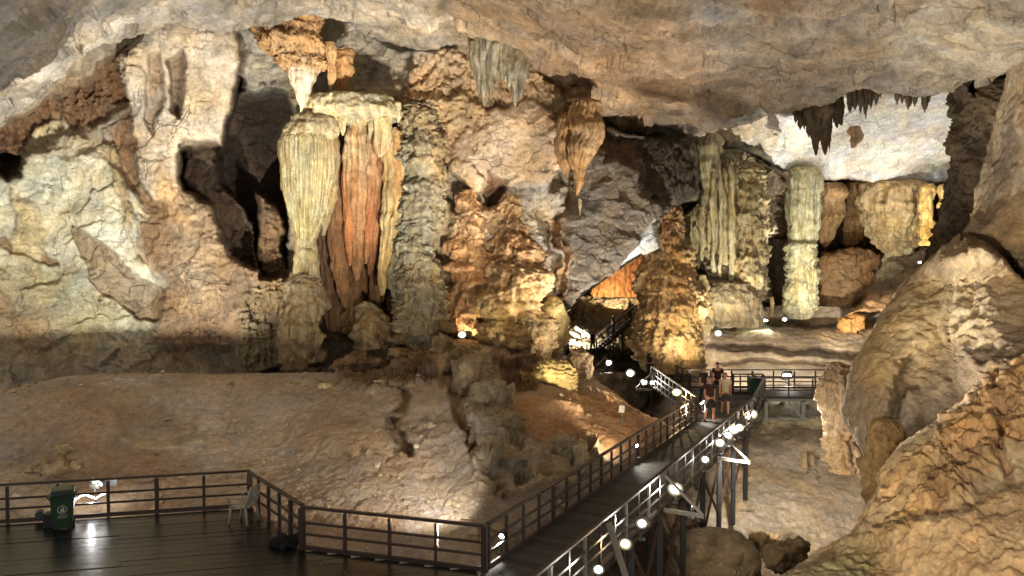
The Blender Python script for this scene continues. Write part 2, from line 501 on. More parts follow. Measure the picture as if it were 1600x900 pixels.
def disp_styles(Pw, st, seed=0):
    "relief of the rock, metres along the surface normal"
    out = np.zeros(Pw.shape[:-1], np.float32)
    dark = np.zeros_like(out)
    if np.any(st["rough"] > 0):
        out += st["rough"] * (fbm(Pw, 3.2, 6, 20 + seed, .52) * 1.0 + ridged(Pw, 1.3, 4, 40 + seed, .5) * .14)
    if np.any(st["facet"] > 0):
        q = Pw + np.stack([fbm(Pw, .8, 3, 60), fbm(Pw, .8, 3, 61), fbm(Pw, .8, 3, 62)], -1) * .22
        v, e = facets(q * np.array([1, 1, 1.25]), 1.5, 5 + seed)
        v2, e2 = facets(q * np.array([1, 1, 1.6]), .55, 8 + seed)
        out += st["facet"] * (v * .42 + v2 * .34 - .10 * (1 - sstep(0, .12, e)))
    if np.any(st["flute"] > 0):
        w = fbm(Pw, 1.6, 3, 80 + seed)
        s1 = Pw[..., 0] * 2.4 + Pw[..., 1] * .8 + w * .9
        pipes = np.sqrt(np.abs(np.sin(math.pi * s1)) + .02)
        s2 = Pw[..., 0] * 5.9 + Pw[..., 1] * 1.9 + w * 2.2 + Pw[..., 2] * .08
        pipes2 = np.sqrt(np.abs(np.sin(math.pi * s2)) + .02)
        drip = fbm(Pw, .55, 3, 90 + seed, .5, 1.6, 1.6, .28)
        out += st["flute"] * (pipes * .42 + pipes2 * .22 + drip * .6)
    if np.any(st["knob"] > 0):
        n = np.abs(fbm(Pw, .42, 4, 120 + seed, .55, 1, 1, .8))
        n2 = fbm(Pw, .2, 3, 130 + seed, .5, 1.3, 1.3, .55)
        out += st["knob"] * .6 * (.55 - n * 1.1 + n2 * .45)
    if np.any(st["ledge"] > 0):
        z = Pw[..., 2] * 2.6 + fbm(Pw, 1.2, 4, 150 + seed) * 1.3
        fr = z - np.floor(z)
        z2 = Pw[..., 2] * 6.1 + fbm(Pw, .7, 3, 155 + seed) * 1.4
        fr2 = z2 - np.floor(z2)
        out += st["ledge"] * ((1 - fr) ** 1.5 * .8 * sstep(0, .12, fr) + (1 - fr2) * .3 * sstep(0, .15, fr2))
    if np.any(st["crack"] > 0):
        n = np.abs(fbm(Pw, 2.6, 3, 170 + seed, .5))
        out -= st["crack"] * (1 - sstep(0, .035, n))
    return out

def sheet(name, ctrl, nu, nv, base, polys=(), mat=None, styles=None, seed=0, colvar=.16, post=None, interp=None, label=None, sat=.8):
    C = np.asarray(ctrl, float)                      # rows x cols x (px, py, d)
    f = interp or crom
    A = f(C, nv); A = np.swapaxes(f(np.swapaxes(A, 0, 1), nu), 0, 1)
    px, py, d = A[..., 0].copy(), A[..., 1].copy(), A[..., 2].copy()
    P0 = PA(px, py, d)
    du = np.gradient(P0, axis=1); dv = np.gradient(P0, axis=0)
    N = np.cross(du, dv); N /= np.linalg.norm(N, axis=-1, keepdims=True) + 1e-9
    tocam = np.array([0, 0, CAM_Z]) - P0
    if (N * tocam).sum(-1).mean() < 0: N = -N
    st = {s: np.full(px.shape, (styles or {}).get(s, 0.0), np.float32) for s in STYLES}
    col = np.broadcast_to(lin(base), px.shape + (3,)).copy()
    d, col, st = apply_polys(px, py, d, col, st, polys)
    if post is not None: d = post(px, py, d)
    Pw = PA(px, py, d)
    h = disp_styles(Pw, st, seed)
    Pw = Pw + N * h[..., None]
    # mineral colour: broad patches + streaks
    v = fbm(Pw, 2.2, 5, 200 + seed, .6)
    v2 = fbm(Pw, 1.1, 4, 220 + seed, .55, 1, 1, .25)
    col = col * (1 + colvar * 1.6 * v + colvar * v2 * 1.2)[..., None]
    warm = fbm(Pw, 1.5, 4, 240 + seed, .6)
    col = col * (1 + np.stack([warm * .10, np.zeros_like(warm), -warm * .22], -1))
    lum = col.mean(-1, keepdims=True); col = lum + (col - lum) * sat
    col = np.clip(col, .012, .8)
    idx = np.arange(nu * nv).reshape(nv, nu)
    Q = np.stack([idx[:-1, :-1], idx[:-1, 1:], idx[1:, 1:], idx[1:, :-1]], -1).reshape(-1, 4)
    o = mesh_np(name, Pw, Q, mat or M_ROCK, col, drip=np.clip(st['flute'] * 1.5 + st['knob'] * .25, 0, 1))
    if label: o["label"] = label
    o["kind"] = "structure"
    return o

GREY = (150, 140, 126); DGREY = (112, 102, 90); PALE = (206, 196, 170); PWHITE = (222, 214, 198)
TAN = (188, 160, 116); ORANGE = (188, 118, 58); RUST = (150, 84, 42); BROWN = (124, 94, 64); DARK = (74, 60, 48)
PEACH = (206, 178, 142); GRN = (192, 188, 152); YEL = (206, 176, 112); SAND = (170, 142, 110)
# ------------------------------------------------------------------ ceiling
CE_PX = np.array([-400, -100, 0, 60, 110, 160, 240, 340, 430, 500, 560, 620, 730, 830, 900, 960, 1010, 1090, 1125, 1180, 1240, 1300, 1350, 1400, 1490, 1580, 1900], float)
CE_PY = np.array([ 330,  240, 200, 150, 100, 66, 44, 42, 34, 22, 40, 72, 68, 100, 165, 194, 208, 212, 190, 160, 174, 156, 140, 146, 140, 100, 40], float)
CE_Z  = np.array([ 9.2, 10.2, 10.8, 11.6, 12.4, 13.2, 14.6, 15.4, 16.4, 17.0, 16.8, 16.4, 15.8, 14.8, 14.0, 13.5, 13.2, 13.0, 13.0, 13.0, 13.0, 13.0, 13.0, 13.0, 12.6, 12.2, 11.5], float)
ce_d = (CE_Z - 6) * F / (412 - CE_PY)
rows = []
for py in (-5200, -2000, -900, -430, -210):
    rows.append([(x, py, (z - 6) * F / (412 - py)) for x, z in zip(CE_PX, CE_Z)])
for f in (.25, .5, .75, 1.0):
    r = []
    for x, ey, z in zip(CE_PX, CE_PY, CE_Z):
        py = -210 + (ey + 210) * f
        r.append((x, py, (z - 6) * F / (412 - py)))
    rows.append(r)
rows.append([(x, ey - 8, dd + 1.6) for x, ey, dd in zip(CE_PX, CE_PY, ce_d)])
rows.append([(x, ey - 70, dd + 6) for x, ey, dd in zip(CE_PX, CE_PY, ce_d)])
ceil_polys = [
    Poly([(-400, -900), (60, -900), (420, -60), (480, 30), (330, 45), (200, 40), (0, 70), (-400, 90)], col=(142, 133, 120), soft=40),
    Poly([(-300, 90), (60, 70), (200, 48), (130, 100), (60, 160), (0, 210), (-300, 300)], col=(146, 136, 122), soft=30),
    Poly([(505, 0), (560, -60), (690, -40), (695, 30), (660, 60), (600, 70), (540, 60)], col=(196, 178, 148), rel=-.7, bulge=.8, rnd=50, soft=14, rough=.15),
    Poly([(690, -40), (1000, -40), (1080, 40), (1000, 110), (860, 100), (740, 70), (700, 40)], col=(180, 150, 112), soft=50),
    Poly([(830, 60), (1000, 40), (1110, 90), (1120, 190), (1000, 215), (900, 190), (820, 110)], col=(190, 154, 112), soft=50),
    Poly([(1150, -60), (1240, -60), (1260, 0), (1215, 40), (1170, 10)], col=(190, 150, 104), soft=20, knob=.15),
    Poly([(1200, 20), (1380, 0), (1440, 90), (1300, 160), (1180, 180), (1090, 170), (1120, 80)], col=(150, 130, 104), soft=50),
    Poly([(1400, 40), (1570, -10), (1600, 120), (1480, 145), (1380, 140)], col=(178, 164, 140), soft=30),
    Poly([(1380, -40), (1540, -60), (1545, 0), (1400, 22)], col=(176, 150, 120), soft=10, rel=.25),
    Poly([(980, -500), (1300, -500), (1300, -60), (980, -60)], col=(160, 138, 110), soft=90),
]
cave_ceiling = sheet("cave_ceiling", rows, 760, 380, (172, 158, 138), ceil_polys, M_CEIL,
                     dict(rough=.36, facet=.32, crack=.08), 1, .22, interp=linr)

# ------------------------------------------------------------------ the long back wall
bx = [-260, -100, 60, 200, 320, 440, 560, 700, 800, 880, 960, 1040, 1100, 1180, 1260, 1350, 1440, 1530, 1750]
bd = [29, 31, 32.3, 32.6, 33.6, 35, 35, 34.6, 34.6, 36, 40, 44, 44, 48, 54, 55, 52, 48, 42]
by = [-80, 40, 160, 280, 400, 500, 560, 650]
bo = [-1.0, -.6, 0, .4, .2, -.4, -.9, -1.8]
rows = [[(x, y, d + o) for x, d in zip(bx, bd)] for y, o in zip(by, bo)]
wall_polys = [
    # ---- left lit wall
    Poly([(-260, 150), (20, 190), (120, 130), (215, 70), (205, 160), (150, 195), (60, 235), (-260, 330)], col=(150, 112, 76), rel=.9, soft=16, knob=.5, flute=.25),
    Poly([(-260, 330), (0, 275), (55, 235), (150, 240), (200, 268), (224, 330), (224, 400), (258, 455), (232, 480), (180, 470), (-260, 470)],
         col=(214, 208, 180), rel=-.5, soft=12, rough=.3, facet=.35),
    Poly([(-260, 430), (0, 400), (130, 430), (230, 480), (250, 530), (-260, 540)], col=(186, 178, 142), soft=24),
    Poly([(-260, 500), (0, 455), (60, 480), (80, 540), (-260, 560)], col=(172, 140, 96), soft=30),
    Poly([(112, 352), (150, 372), (205, 425), (262, 458), (262, 500), (215, 498), (150, 440), (118, 392)], rel=.55, soft=7, col=(150, 122, 88), cs=.8, warp=.7),  # diagonal shadow band: a step with its shade put into the brown
    Poly([(0, 372), (50, 378), (90, 405), (75, 415), (20, 395)], rel=.35, soft=5, col=(160, 128, 84)),
    Poly([(60, 200), (105, 190), (130, 225), (70, 250), (40, 240)], rel=-.5, soft=8, col=(206, 190, 150), knob=.3),
    Poly([(0, 238), (28, 245), (30, 275), (12, 285), (-10, 270)], rel=1.6, soft=6, col=(90, 70, 54)),
    Poly([(25, 300), (55, 320), (65, 380), (50, 440), (20, 400)], rel=-.25, soft=10, col=(206, 184, 132)),
    Poly([(160, 230), (185, 225), (200, 300), (212, 390), (236, 420), (216, 400), (196, 330)], rel=-.3, soft=6, col=(196, 170, 118), flute=.25),
    # ---- brown lower right part of the left wall, then the pale curtain above it
    Poly([(218, 290), (290, 280), (340, 300), (405, 365), (440, 430), (440, 540), (225, 540), (258, 455), (226, 395)],
         col=(146, 116, 84), d=(33.2, 31.6), soft=14, rough=.35, knob=.3, facet=.3),
    Poly([(270, 300), (325, 310), (345, 380), (345, 460), (300, 500), (270, 460), (268, 380)], col=(176, 148, 112), soft=26, rel=-.3),
    Poly([(186, 92), (215, 62), (240, 30), (378, 26), (374, 100), (360, 160), (347, 226), (332, 222), (292, 220), (278, 242), (285, 292), (268, 322), (238, 316), (216, 270), (206, 180)],
         d=(30.4, 31.6), soft=5, col=(198, 178, 150), rough=.22, facet=.12, warp=.55, bulge=.5, rnd=26, csoft=8),
    Poly([(262, 92), (284, 78), (288, 130), (280, 185), (266, 175), (268, 130)], rel=.8, soft=8, col=(128, 104, 80), warp=.5),
    Poly([(232, 85), (250, 80), (256, 150), (236, 210), (226, 190)], rel=.45, soft=9, col=(160, 134, 104), warp=.5),
    Poly([(180, 200), (206, 170), (214, 260), (226, 320), (205, 290), (188, 240)], rel=.3, soft=8, col=(168, 124, 82), flute=.3),
    Poly([(256, 245), (284, 300), (300, 370), (262, 350), (240, 320)], rel=-.15, soft=10, col=(188, 148, 92), cs=.7),
    # ---- dark recess behind the fluted shield
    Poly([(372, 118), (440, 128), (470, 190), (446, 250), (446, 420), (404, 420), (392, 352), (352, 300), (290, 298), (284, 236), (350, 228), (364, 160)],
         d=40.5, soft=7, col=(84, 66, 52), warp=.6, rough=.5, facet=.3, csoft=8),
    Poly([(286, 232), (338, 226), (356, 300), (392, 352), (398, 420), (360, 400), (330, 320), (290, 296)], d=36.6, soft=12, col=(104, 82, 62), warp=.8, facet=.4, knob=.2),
    # ---- flowstone skirt under the shield
    Poly([(388, 446), (440, 440), (504, 452), (508, 520), (500, 572), (372, 585), (360, 520)], d=(32.4, 31.2), soft=10, col=(158, 138, 104), flute=.5, ledge=.3, warp=.5),
    Poly([(398, 300), (440, 330), (446, 440), (404, 440)], d=35.6, soft=8, bulge=.8, rnd=14, col=(150, 118, 80), flute=.25, ledge=.25),
    # ---- centre
    Poly([(380, 30), (540, 20), (640, 70), (655, 118), (560, 130), (520, 150), (380, 140)], d=35.5, soft=14, col=(176, 166, 148), rough=.3, facet=.3),
    Poly([(470, 150), (640, 150), (640, 470), (600, 530), (505, 530), (500, 400)], d=35.2, soft=10, col=(160, 114, 70), flute=.55),
    Poly([(628, 110), (700, 78), (745, 88), (860, 96), (905, 150), (900, 240), (830, 250), (720, 240), (690, 330), (640, 330), (640, 180)],
         d=34.2, soft=14, col=(214, 178, 130), knob=.7, facet=.45, rough=.35),
    Poly([(640, 150), (735, 150), (770, 180), (700, 200), (690, 230), (650, 230)], rel=-.5, soft=12, col=(196, 162, 112), ledge=.4, knob=.3),
    Poly([(708, 232), (726, 196), (764, 166), (834, 160), (884, 186), (888, 250), (862, 290), (800, 302), (738, 300), (706, 264)],
         d=34.0, soft=8, bulge=.8, rnd=40, col=(222, 190, 152), rough=.2, knob=.0, facet=.3, warp=.9),
    Poly([(700, 300), (800, 292), (880, 290), (884, 420), (862, 470), (820, 420), (790, 360), (770, 392), (735, 340)], d=(34.6, 33.6), soft=10, col=(190, 176, 156), facet=.5, rough=.3),
    Poly([(672, 330), (704, 318), (722, 345), (718, 380), (700, 420), (684, 420), (672, 380)], d=34.3, soft=5, bulge=.7, rnd=22, col=(212, 184, 132), rough=.08, knob=0),
    Poly([(684, 430), (710, 330), (752, 318), (800, 330), (840, 400), (870, 480), (880, 545), (690, 530)], d=33.1, soft=14, col=(200, 164, 118), knob=.4, facet=.3),
    Poly([(756, 268), (786, 280), (790, 320), (760, 318)], rel=.7, soft=6, col=(140, 104, 72)),
    # ---- hanging grey mass over the passage
    Poly([(890, 205), (962, 196), (1010, 216), (1085, 222), (1090, 310), (1045, 325), (1024, 352), (1000, 395), (950, 440), (892, 488), (868, 470), (866, 345), (896, 300), (884, 250)],
         d=(39, 37, 33.6, 36), soft=7, col=(146, 132, 112), rough=.3, facet=.42, bulge=.9, rnd=45, warp=.6),
    Poly([(985, 216), (1085, 222), (1092, 320), (1040, 330), (1000, 290)], rel=1.6, soft=12, col=(104, 92, 76), flute=.5),
    Poly([(928, 196), (985, 214), (990, 260), (940, 250)], rel=.8, soft=10, col=(120, 104, 84), flute=.4),
    Poly([(958, 424), (980, 398), (1002, 374), (1022, 345), (1028, 386), (1000, 402), (972, 428)], d=37.0, soft=4, col=(226, 222, 212), rough=.1, facet=.15, warp=.25, csoft=5),
    Poly([(868, 340), (884, 335), (882, 470), (866, 480), (858, 420)], rel=-.5, soft=6, col=(160, 124, 86), flute=.3),
    # ---- the passage
    Poly([(880, 494), (902, 464), (932, 442), (968, 420), (1004, 396), (1014, 420), (1016, 580), (884, 580)], d=71, soft=4, col=(140, 124, 98), warp=.15),
    # ---- right chamber
    Poly([(1090, 226), (1150, 236), (1204, 266), (1222, 300), (1206, 372), (1196, 470), (1170, 512), (1086, 516), (1094, 420), (1074, 392), (1066, 345), (1094, 300)],
         d=(43, 45, 41.5, 43), soft=8, col=(178, 166, 126), flute=.6, knob=.25, warp=.6),
    Poly([(1096, 410), (1200, 440), (1196, 500), (1090, 516)], rel=-.6, soft=12, col=(148, 130, 96), ledge=.4, flute=.3),
    Poly([(1170, 250), (1210, 280), (1232, 290), (1234, 370), (1200, 380), (1190, 330)], d=46.5, soft=8, col=(120, 104, 82), flute=.5),
    Poly([(1095, 210), (1182, 168), (1245, 178), (1300, 150), (1500, 120), (1520, 285), (1480, 292), (1290, 284), (1225, 268), (1150, 232)],
         d=(43, 40, 47, 51.5), soft=5, col=(232, 224, 210), rough=.16, facet=.2, warp=.5, csoft=6),
    Poly([(1105, 206), (1180, 180), (1222, 200), (1200, 236), (1140, 226)], rel=-1.0, soft=8, col=(214, 196, 166), facet=.3, rough=.3),
    Poly([(1226, 288), (1290, 284), (1500, 292), (1500, 330), (1470, 390), (1400, 400), (1200, 400), (1208, 320)], d=58, soft=7, col=(160, 128, 84), flute=.6, warp=.6),
    Poly([(1190, 370), (1400, 370), (1420, 430), (1380, 500), (1180, 500)], d=57, soft=8, col=(120, 98, 70), facet=.4),
    Poly([(1272, 392), (1338, 380), (1384, 392), (1372, 440), (1345, 500), (1272, 500)], d=51.5, soft=6, bulge=1.6, rnd=34, col=(172, 130, 76), rough=.25, ledge=.15, warp=.6),
    Poly([(1395, 390), (1480, 376), (1480, 470), (1340, 500), (1360, 450)], d=(50, 44), soft=10, col=(120, 98, 70), rough=.3),
    Poly([(1337, 490), (1355, 468), (1400, 452), (1440, 440), (1420, 500), (1340, 502)], rel=-2, soft=8, col=(190, 142, 82), bulge=.5),
]

def behind_ceiling(px, py, d):
    ey = np.interp(px, CE_PX, CE_PY); z = np.interp(px, CE_PX, CE_Z)
    cd = (z - 6) * F / np.maximum(412 - py, 60)
    k = sstep(10, -4, py - ey)
    return np.where(py < ey + 10, d + (np.maximum(d, cd + 1.1) - d) * k, d)

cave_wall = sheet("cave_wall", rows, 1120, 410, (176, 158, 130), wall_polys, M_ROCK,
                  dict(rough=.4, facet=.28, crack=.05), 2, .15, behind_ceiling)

# ------------------------------------------------------------------ earth mound in front of the wall
def zrow(px, py, z):
    return G(px, py, z).y
mcols = [  # px, (front py, z), (middle py, z), (crest py, z)
    (-300, (860, -.4), (760, 0), (655, 1.15)),
    (-60,  (834, -.4), (740, .1), (628, 1.4)),
    (60,   (824, -.4), (735, .15), (603, 1.66)),
    (150,  (818, -.4), (730, .15), (591, 1.88)),
    (260,  (812, -.4), (720, .1), (590, 1.88)),
    (360,  (808, -.4), (710, .15), (588, 1.85)),
    (440,  (842, -.45), (715, .1), (587, 1.8)),
    (520,  (874, -.45), (730, .2), (588, 1.8)),
    (620,  (888, -.45), (735, .2), (580, 1.9)),
    (690,  (898, -.45), (740, .2), (548, 2.4)),
    (750,  (904, -.45), (725, .5), (540, 2.6)),
    (800,  (880, -.5), (715, .5), (552, 2.4)),
    (860,  (834, -.5), (700, .6), (566, 2.0)),
    (920,  (790, -.5), (690, .5), (592, 1.3)),
    (970,  (756, -.5), (686, .3), (622, .7)),
    (1015, (728, -.6), (690, .0), (650, .35)),
    (1070, (712, -.8), (700, -.5), (676, -.2)),
]
front2, front, q1, mid, q2, crest, back1, back2 = ([] for _ in range(8))
for px, (a, za), (b, zb), (c, zc) in mcols:
    da, db, dc = zrow(px, a, za), zrow(px, b, zb), zrow(px, c, zc)
    front2.append((px, a + 60, zrow(px, a + 60, za - .5)))
    front.append((px, a, da)); mid.append((px, b, db)); crest.append((px, c, dc))
    q1.append((px, (a + b) / 2, zrow(px, (a + b) / 2, za * .42 + zb * .58 - .05)))
    q2.append((px, (c + b) / 2, zrow(px, (c + b) / 2, zc * .5 + zb * .5)))
    back1.append((px, c + 4, dc + 2.2)); back2.append((px, c + 26, dc + 6.0))
mound_polys = [
    Poly([(140, 600), (210, 640), (260, 700), (320, 760), (500, 760), (640, 780), (700, 820), (600, 860), (300, 820), (60, 820), (60, 640)], col=(176, 146, 114), soft=40),
    Poly([(185, 645), (220, 632), (290, 655), (312, 676), (285, 694), (240, 690), (200, 684)], rel=.3, soft=12, col=(174, 152, 124), warp=.9),
    Poly([(180, 682), (240, 690), (285, 694), (312, 676), (318, 690), (290, 706), (230, 704), (190, 698)], rel=-.18, soft=6, col=(186, 166, 132), warp=.4),
    Poly([(604, 640), (622, 652), (632, 690), (648, 712), (640, 716), (618, 690), (606, 664)], rel=.9, soft=7, col=(160, 138, 110), warp=1.0),
    Poly([(622, 612), (640, 622), (626, 650), (608, 640)], rel=.7, soft=7, col=(160, 138, 110), warp=1.0),
    Poly([(705, 580), (730, 590), (728, 640), (742, 690), (734, 700), (718, 670), (706, 630)], rel=1.2, soft=8, col=(150, 128, 100), warp=1.0),
    Poly([(690, 540), (740, 540), (790, 620), (800, 690), (760, 720), (738, 690), (730, 600)], rel=-.35, soft=16, col=(172, 158, 132), facet=.2, rough=.25, knob=.1),
    Poly([(500, 548), (680, 540), (700, 600), (640, 612), (520, 604)], rel=-.25, soft=12, col=(132, 108, 80), ledge=.35, facet=.4),
    Poly([(760, 556), (860, 560), (840, 600), (800, 610), (770, 590)], rel=.5, soft=10, col=(118, 92, 66), facet=.5),
    Poly([(796, 612), (860, 620), (900, 606), (960, 612), (1020, 650), (1030, 690), (960, 720), (880, 690), (810, 690)], col=(192, 146, 96), soft=16, rough=.35),
    Poly([(740, 700), (800, 690), (870, 690), (925, 684), (930, 720), (880, 770), (800, 780), (745, 750)], rel=-.5, soft=9, col=(176, 154, 120), facet=.6, rough=.3),
    Poly([(806, 730), (826, 726), (834, 762), (812, 770)], rel=.35, soft=8, col=(150, 128, 98)),
    Poly([(852, 700), (862, 730), (845, 770), (838, 740)], rel=.2, soft=8, col=(150, 128, 98)),
    Poly([(520, 640), (560, 645), (600, 700), (700, 720), (690, 760), (560, 740), (440, 690)], col=(188, 158, 122), soft=40),
]
earth_mound = sheet("earth_mound", [front2, front, q1, mid, q2, crest, back1, back2], 560, 260, (182, 162, 138), mound_polys, M_DIRT,
                    dict(rough=.13, facet=.05, knob=.10), 3, .12)
earth_mound["label"] = "bare sandy mound"

# ------------------------------------------------------------------ cave floor: upper terrace beyond the landing, lower sand floor beside the walkway
fx = [560, 720, 820, 900, 980, 1060, 1140, 1240, 1340, 1440, 1560]
frow = [(478, 3.3), (500, 2.35), (520, 1.9), (548, 1.1), (572, .35), (600, -.25), (640, -.75), (668, -1.3), (700, -1.9), (740, -2.5), (790, -3.0), (850, -3.6), (930, -4.1), (1060, -4.6), (1500, -5.0)]
rows = [[(x, y, zrow(x, y, z if x > 1030 else min(z, -2.4) - max(0, 1000 - x) * .002)) for x in fx] for y, z in frow]
floor_polys = [
    Poly([(1090, 500), (1350, 500), (1345, 578), (1080, 578)], col=(176, 150, 112), soft=10, rough=.06, ledge=.12, facet=0),
    Poly([(1090, 536), (1220, 540), (1350, 556), (1350, 568), (1220, 552), (1090, 545)], rel=.5, soft=5, col=(84, 66, 48), warp=.6),  # dark terrace bands, here and below: ledge shadows painted as colour
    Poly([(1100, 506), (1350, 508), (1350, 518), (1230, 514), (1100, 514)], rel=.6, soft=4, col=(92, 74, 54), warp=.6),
    Poly([(1150, 514), (1204, 512), (1206, 526), (1152, 526)], col=(214, 206, 160), rel=-.2, soft=5, warp=.4),
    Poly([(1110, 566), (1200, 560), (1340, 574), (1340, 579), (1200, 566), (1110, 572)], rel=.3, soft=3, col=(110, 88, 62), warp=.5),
    Poly([(1000, 640), (1320, 652), (1320, 700), (1100, 700)], col=(128, 110, 80), soft=14),
    Poly([(1190, 650), (1300, 648), (1310, 662), (1200, 672)], col=(178, 160, 110), soft=8, rel=-.3, knob=.2),
    Poly([(1140, 700), (1380, 700), (1380, 860), (1100, 840)], col=(202, 178, 144), soft=26, rough=.14, ledge=.1),
    Poly([(1090, 830), (1260, 840), (1250, 900), (1180, 920), (1080, 900)], col=(120, 98, 72), soft=12, rel=.3, facet=.5),
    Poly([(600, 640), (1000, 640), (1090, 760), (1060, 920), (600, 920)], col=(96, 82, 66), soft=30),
]
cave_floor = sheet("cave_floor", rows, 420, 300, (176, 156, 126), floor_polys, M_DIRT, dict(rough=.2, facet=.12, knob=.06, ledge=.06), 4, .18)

# ------------------------------------------------------------------ right hand rock
# far dark pillar behind the right wall
pl = [(-60, 1560), (40, 1556), (110, 1572), (132, 1504), (165, 1494), (220, 1493), (270, 1488), (330, 1478), (380, 1466), (430, 1440), (500, 1420)]
rows = [[(x + 46, y, 34), (x + 8, y, 31.5), (x, y, 29.6), (x + 10, y, 28.4), (x + 60, y, 27), (x + 200, y, 25)] for y, x in pl]
rock_pillar = sheet("rock_pillar", rows, 130, 230, (104, 88, 66), [
    Poly([(1515, 118), (1526, 118), (1530, 150), (1516, 154)], rel=3, soft=4, warp=.3),
    Poly([(1540, 120), (1600, 120), (1600, 180), (1560, 300), (1520, 380), (1540, 260)], col=(124, 106, 80), soft=20)], M_ROCK,
    dict(rough=.45, knob=.35, facet=.25, flute=.2), 5)

# upper wall, the big boulder bulge and the slope below it
lb = [(-200, 1590), (40, 1600), (90, 1592), (150, 1574), (220, 1554), (290, 1534), (345, 1520), (380, 1496), (400, 1466), (440, 1420), (480, 1390), (520, 1366),
      (560, 1346), (600, 1334), (640, 1330), (680, 1342), (720, 1356), (760, 1362), (840, 1350), (940, 1330)]
rows = []
for y, x in lb:
    dl = np.interp(y, [-200, 100, 380, 440, 560, 760, 940], [24, 22.5, 22.5, 25, 24, 22, 20])
    rows.append([(x + 34, y, dl + 4.5), (x + 5, y, dl + 1.6), (x, y, dl), (x + 14, y, dl - 1.3), (x + 60, y, dl - 2.4), (x + 140, y, dl - 3.4), (x + 260, y, dl - 5.2), (x + 460, y, dl - 8), (x + 900, y, dl - 11)])
right_polys = [
    Poly([(1470, 396), (1510, 384), (1518, 372), (1560, 388), (1600, 428), (1700, 520), (1700, 660), (1540, 650), (1500, 600), (1480, 520), (1482, 440)],
         rel=-1.3, soft=18, bulge=.9, rnd=90, col=(184, 158, 118), rough=.22, warp=.5, flute=.16),
    Poly([(1510, 366), (1560, 378), (1604, 418), (1604, 430), (1556, 391), (1510, 379)], rel=.5, soft=4, col=(120, 96, 66), warp=.5),
    Poly([(1485, 420), (1530, 410), (1560, 480), (1580, 560), (1560, 600), (1500, 560), (1482, 500)], col=(204, 182, 142), soft=24, flute=.35),
    Poly([(1500, 560), (1600, 500), (1700, 560), (1700, 700), (1500, 660), (1460, 620)], col=(138, 114, 84), soft=24),
    Poly([(1600, 60), (1750, 0), (1750, 380), (1640, 420), (1540, 380), (1530, 300), (1575, 200)], col=(172, 146, 108), soft=16),
    Poly([(1560, 200), (1590, 180), (1580, 320), (1550, 360), (1530, 330)], col=(120, 104, 84), soft=16, rel=.3),
    Poly([(1340, 560), (1400, 470), (1480, 410), (1480, 560), (1440, 640), (1400, 620), (1370, 640)], col=(176, 150, 100), soft=20),
    Poly([(1412, 556), (1424, 562), (1420, 596), (1430, 622), (1424, 650), (1398, 656), (1402, 632), (1408, 600)], rel=.6, soft=30, col=(138, 116, 86), warp=1.8),
    Poly([(1440, 560), (1500, 540), (1560, 620), (1500, 660), (1430, 700), (1428, 640)], col=(130, 110, 82), soft=18),
]
rock_wall = sheet("rock_wall", rows, 240, 520, (162, 144, 116), right_polys, M_SMOOTH, dict(rough=.30, facet=.06, knob=.0, flute=.09), 6)

# near ridge running down to the bottom of the picture
rb = [(2300, 150), (2050, 260), (1880, 350), (1740, 440), (1660, 520), (1600, 566), (1550, 606), (1500, 640), (1455, 668), (1425, 690), (1404, 720), (1386, 756), (1366, 790), (1352, 822), (1318, 850), (1275, 876), (1235, 902), (1190, 935), (1120, 990)]
rows = []
for i, (x, y) in enumerate(rb):
    dl = np.interp(x, [1100, 1240, 1350, 1450, 1600, 1740, 2300], [15.0, 15.5, 16.5, 17, 17, 16.5, 14])
    rows.append([(x + 46, y + 26, dl + 4.5), (x + 8, y + 3, dl + 1.5), (x, y, dl), (x + 10, y + 10, dl - 1.0), (x + 40, y + 55, dl - 2.0), (x + 90, y + 130, dl - 3.3), (x + 190, y + 250, dl - 5.4), (x + 320, y + 420, dl - 7.6), (x + 480, y + 700, dl - 9.4)])
ridge_polys = [
    Poly([(1480, 660), (1600, 560), (1700, 520), (1700, 700), (1580, 720), (1540, 760), (1490, 800), (1470, 760)], col=(186, 146, 92), soft=20, knob=.2, flute=.3),
    Poly([(1400, 740), (1470, 680), (1480, 760), (1460, 820), (1380, 850), (1350, 840)], col=(196, 160, 106), soft=20, flute=.3),
    Poly([(1470, 690), (1485, 690), (1478, 740), (1488, 800), (1470, 806), (1462, 740)], rel=.14, soft=9, col=(166, 128, 84), warp=1.1),
    Poly([(1565, 600), (1580, 600), (1575, 690), (1590, 760), (1570, 760), (1560, 680)], rel=.2, soft=10, col=(166, 128, 84), warp=1.1),
    Poly([(1300, 850), (1380, 830), (1470, 810), (1500, 800), (1560, 770), (1700, 740), (1800, 1000), (1200, 1000)], rel=-.45, soft=12, col=(178, 146, 100), knob=.12, rough=.25),
    Poly([(1240, 900), (1330, 850), (1370, 850), (1340, 1000), (1180, 1000)], col=(150, 140, 96), soft=16),
]
rock_ridge = sheet("rock_ridge", rows, 380, 470, (188, 164, 122), ridge_polys, M_SMOOTH, dict(rough=.22, facet=.05, knob=.08, flute=.08), 7)
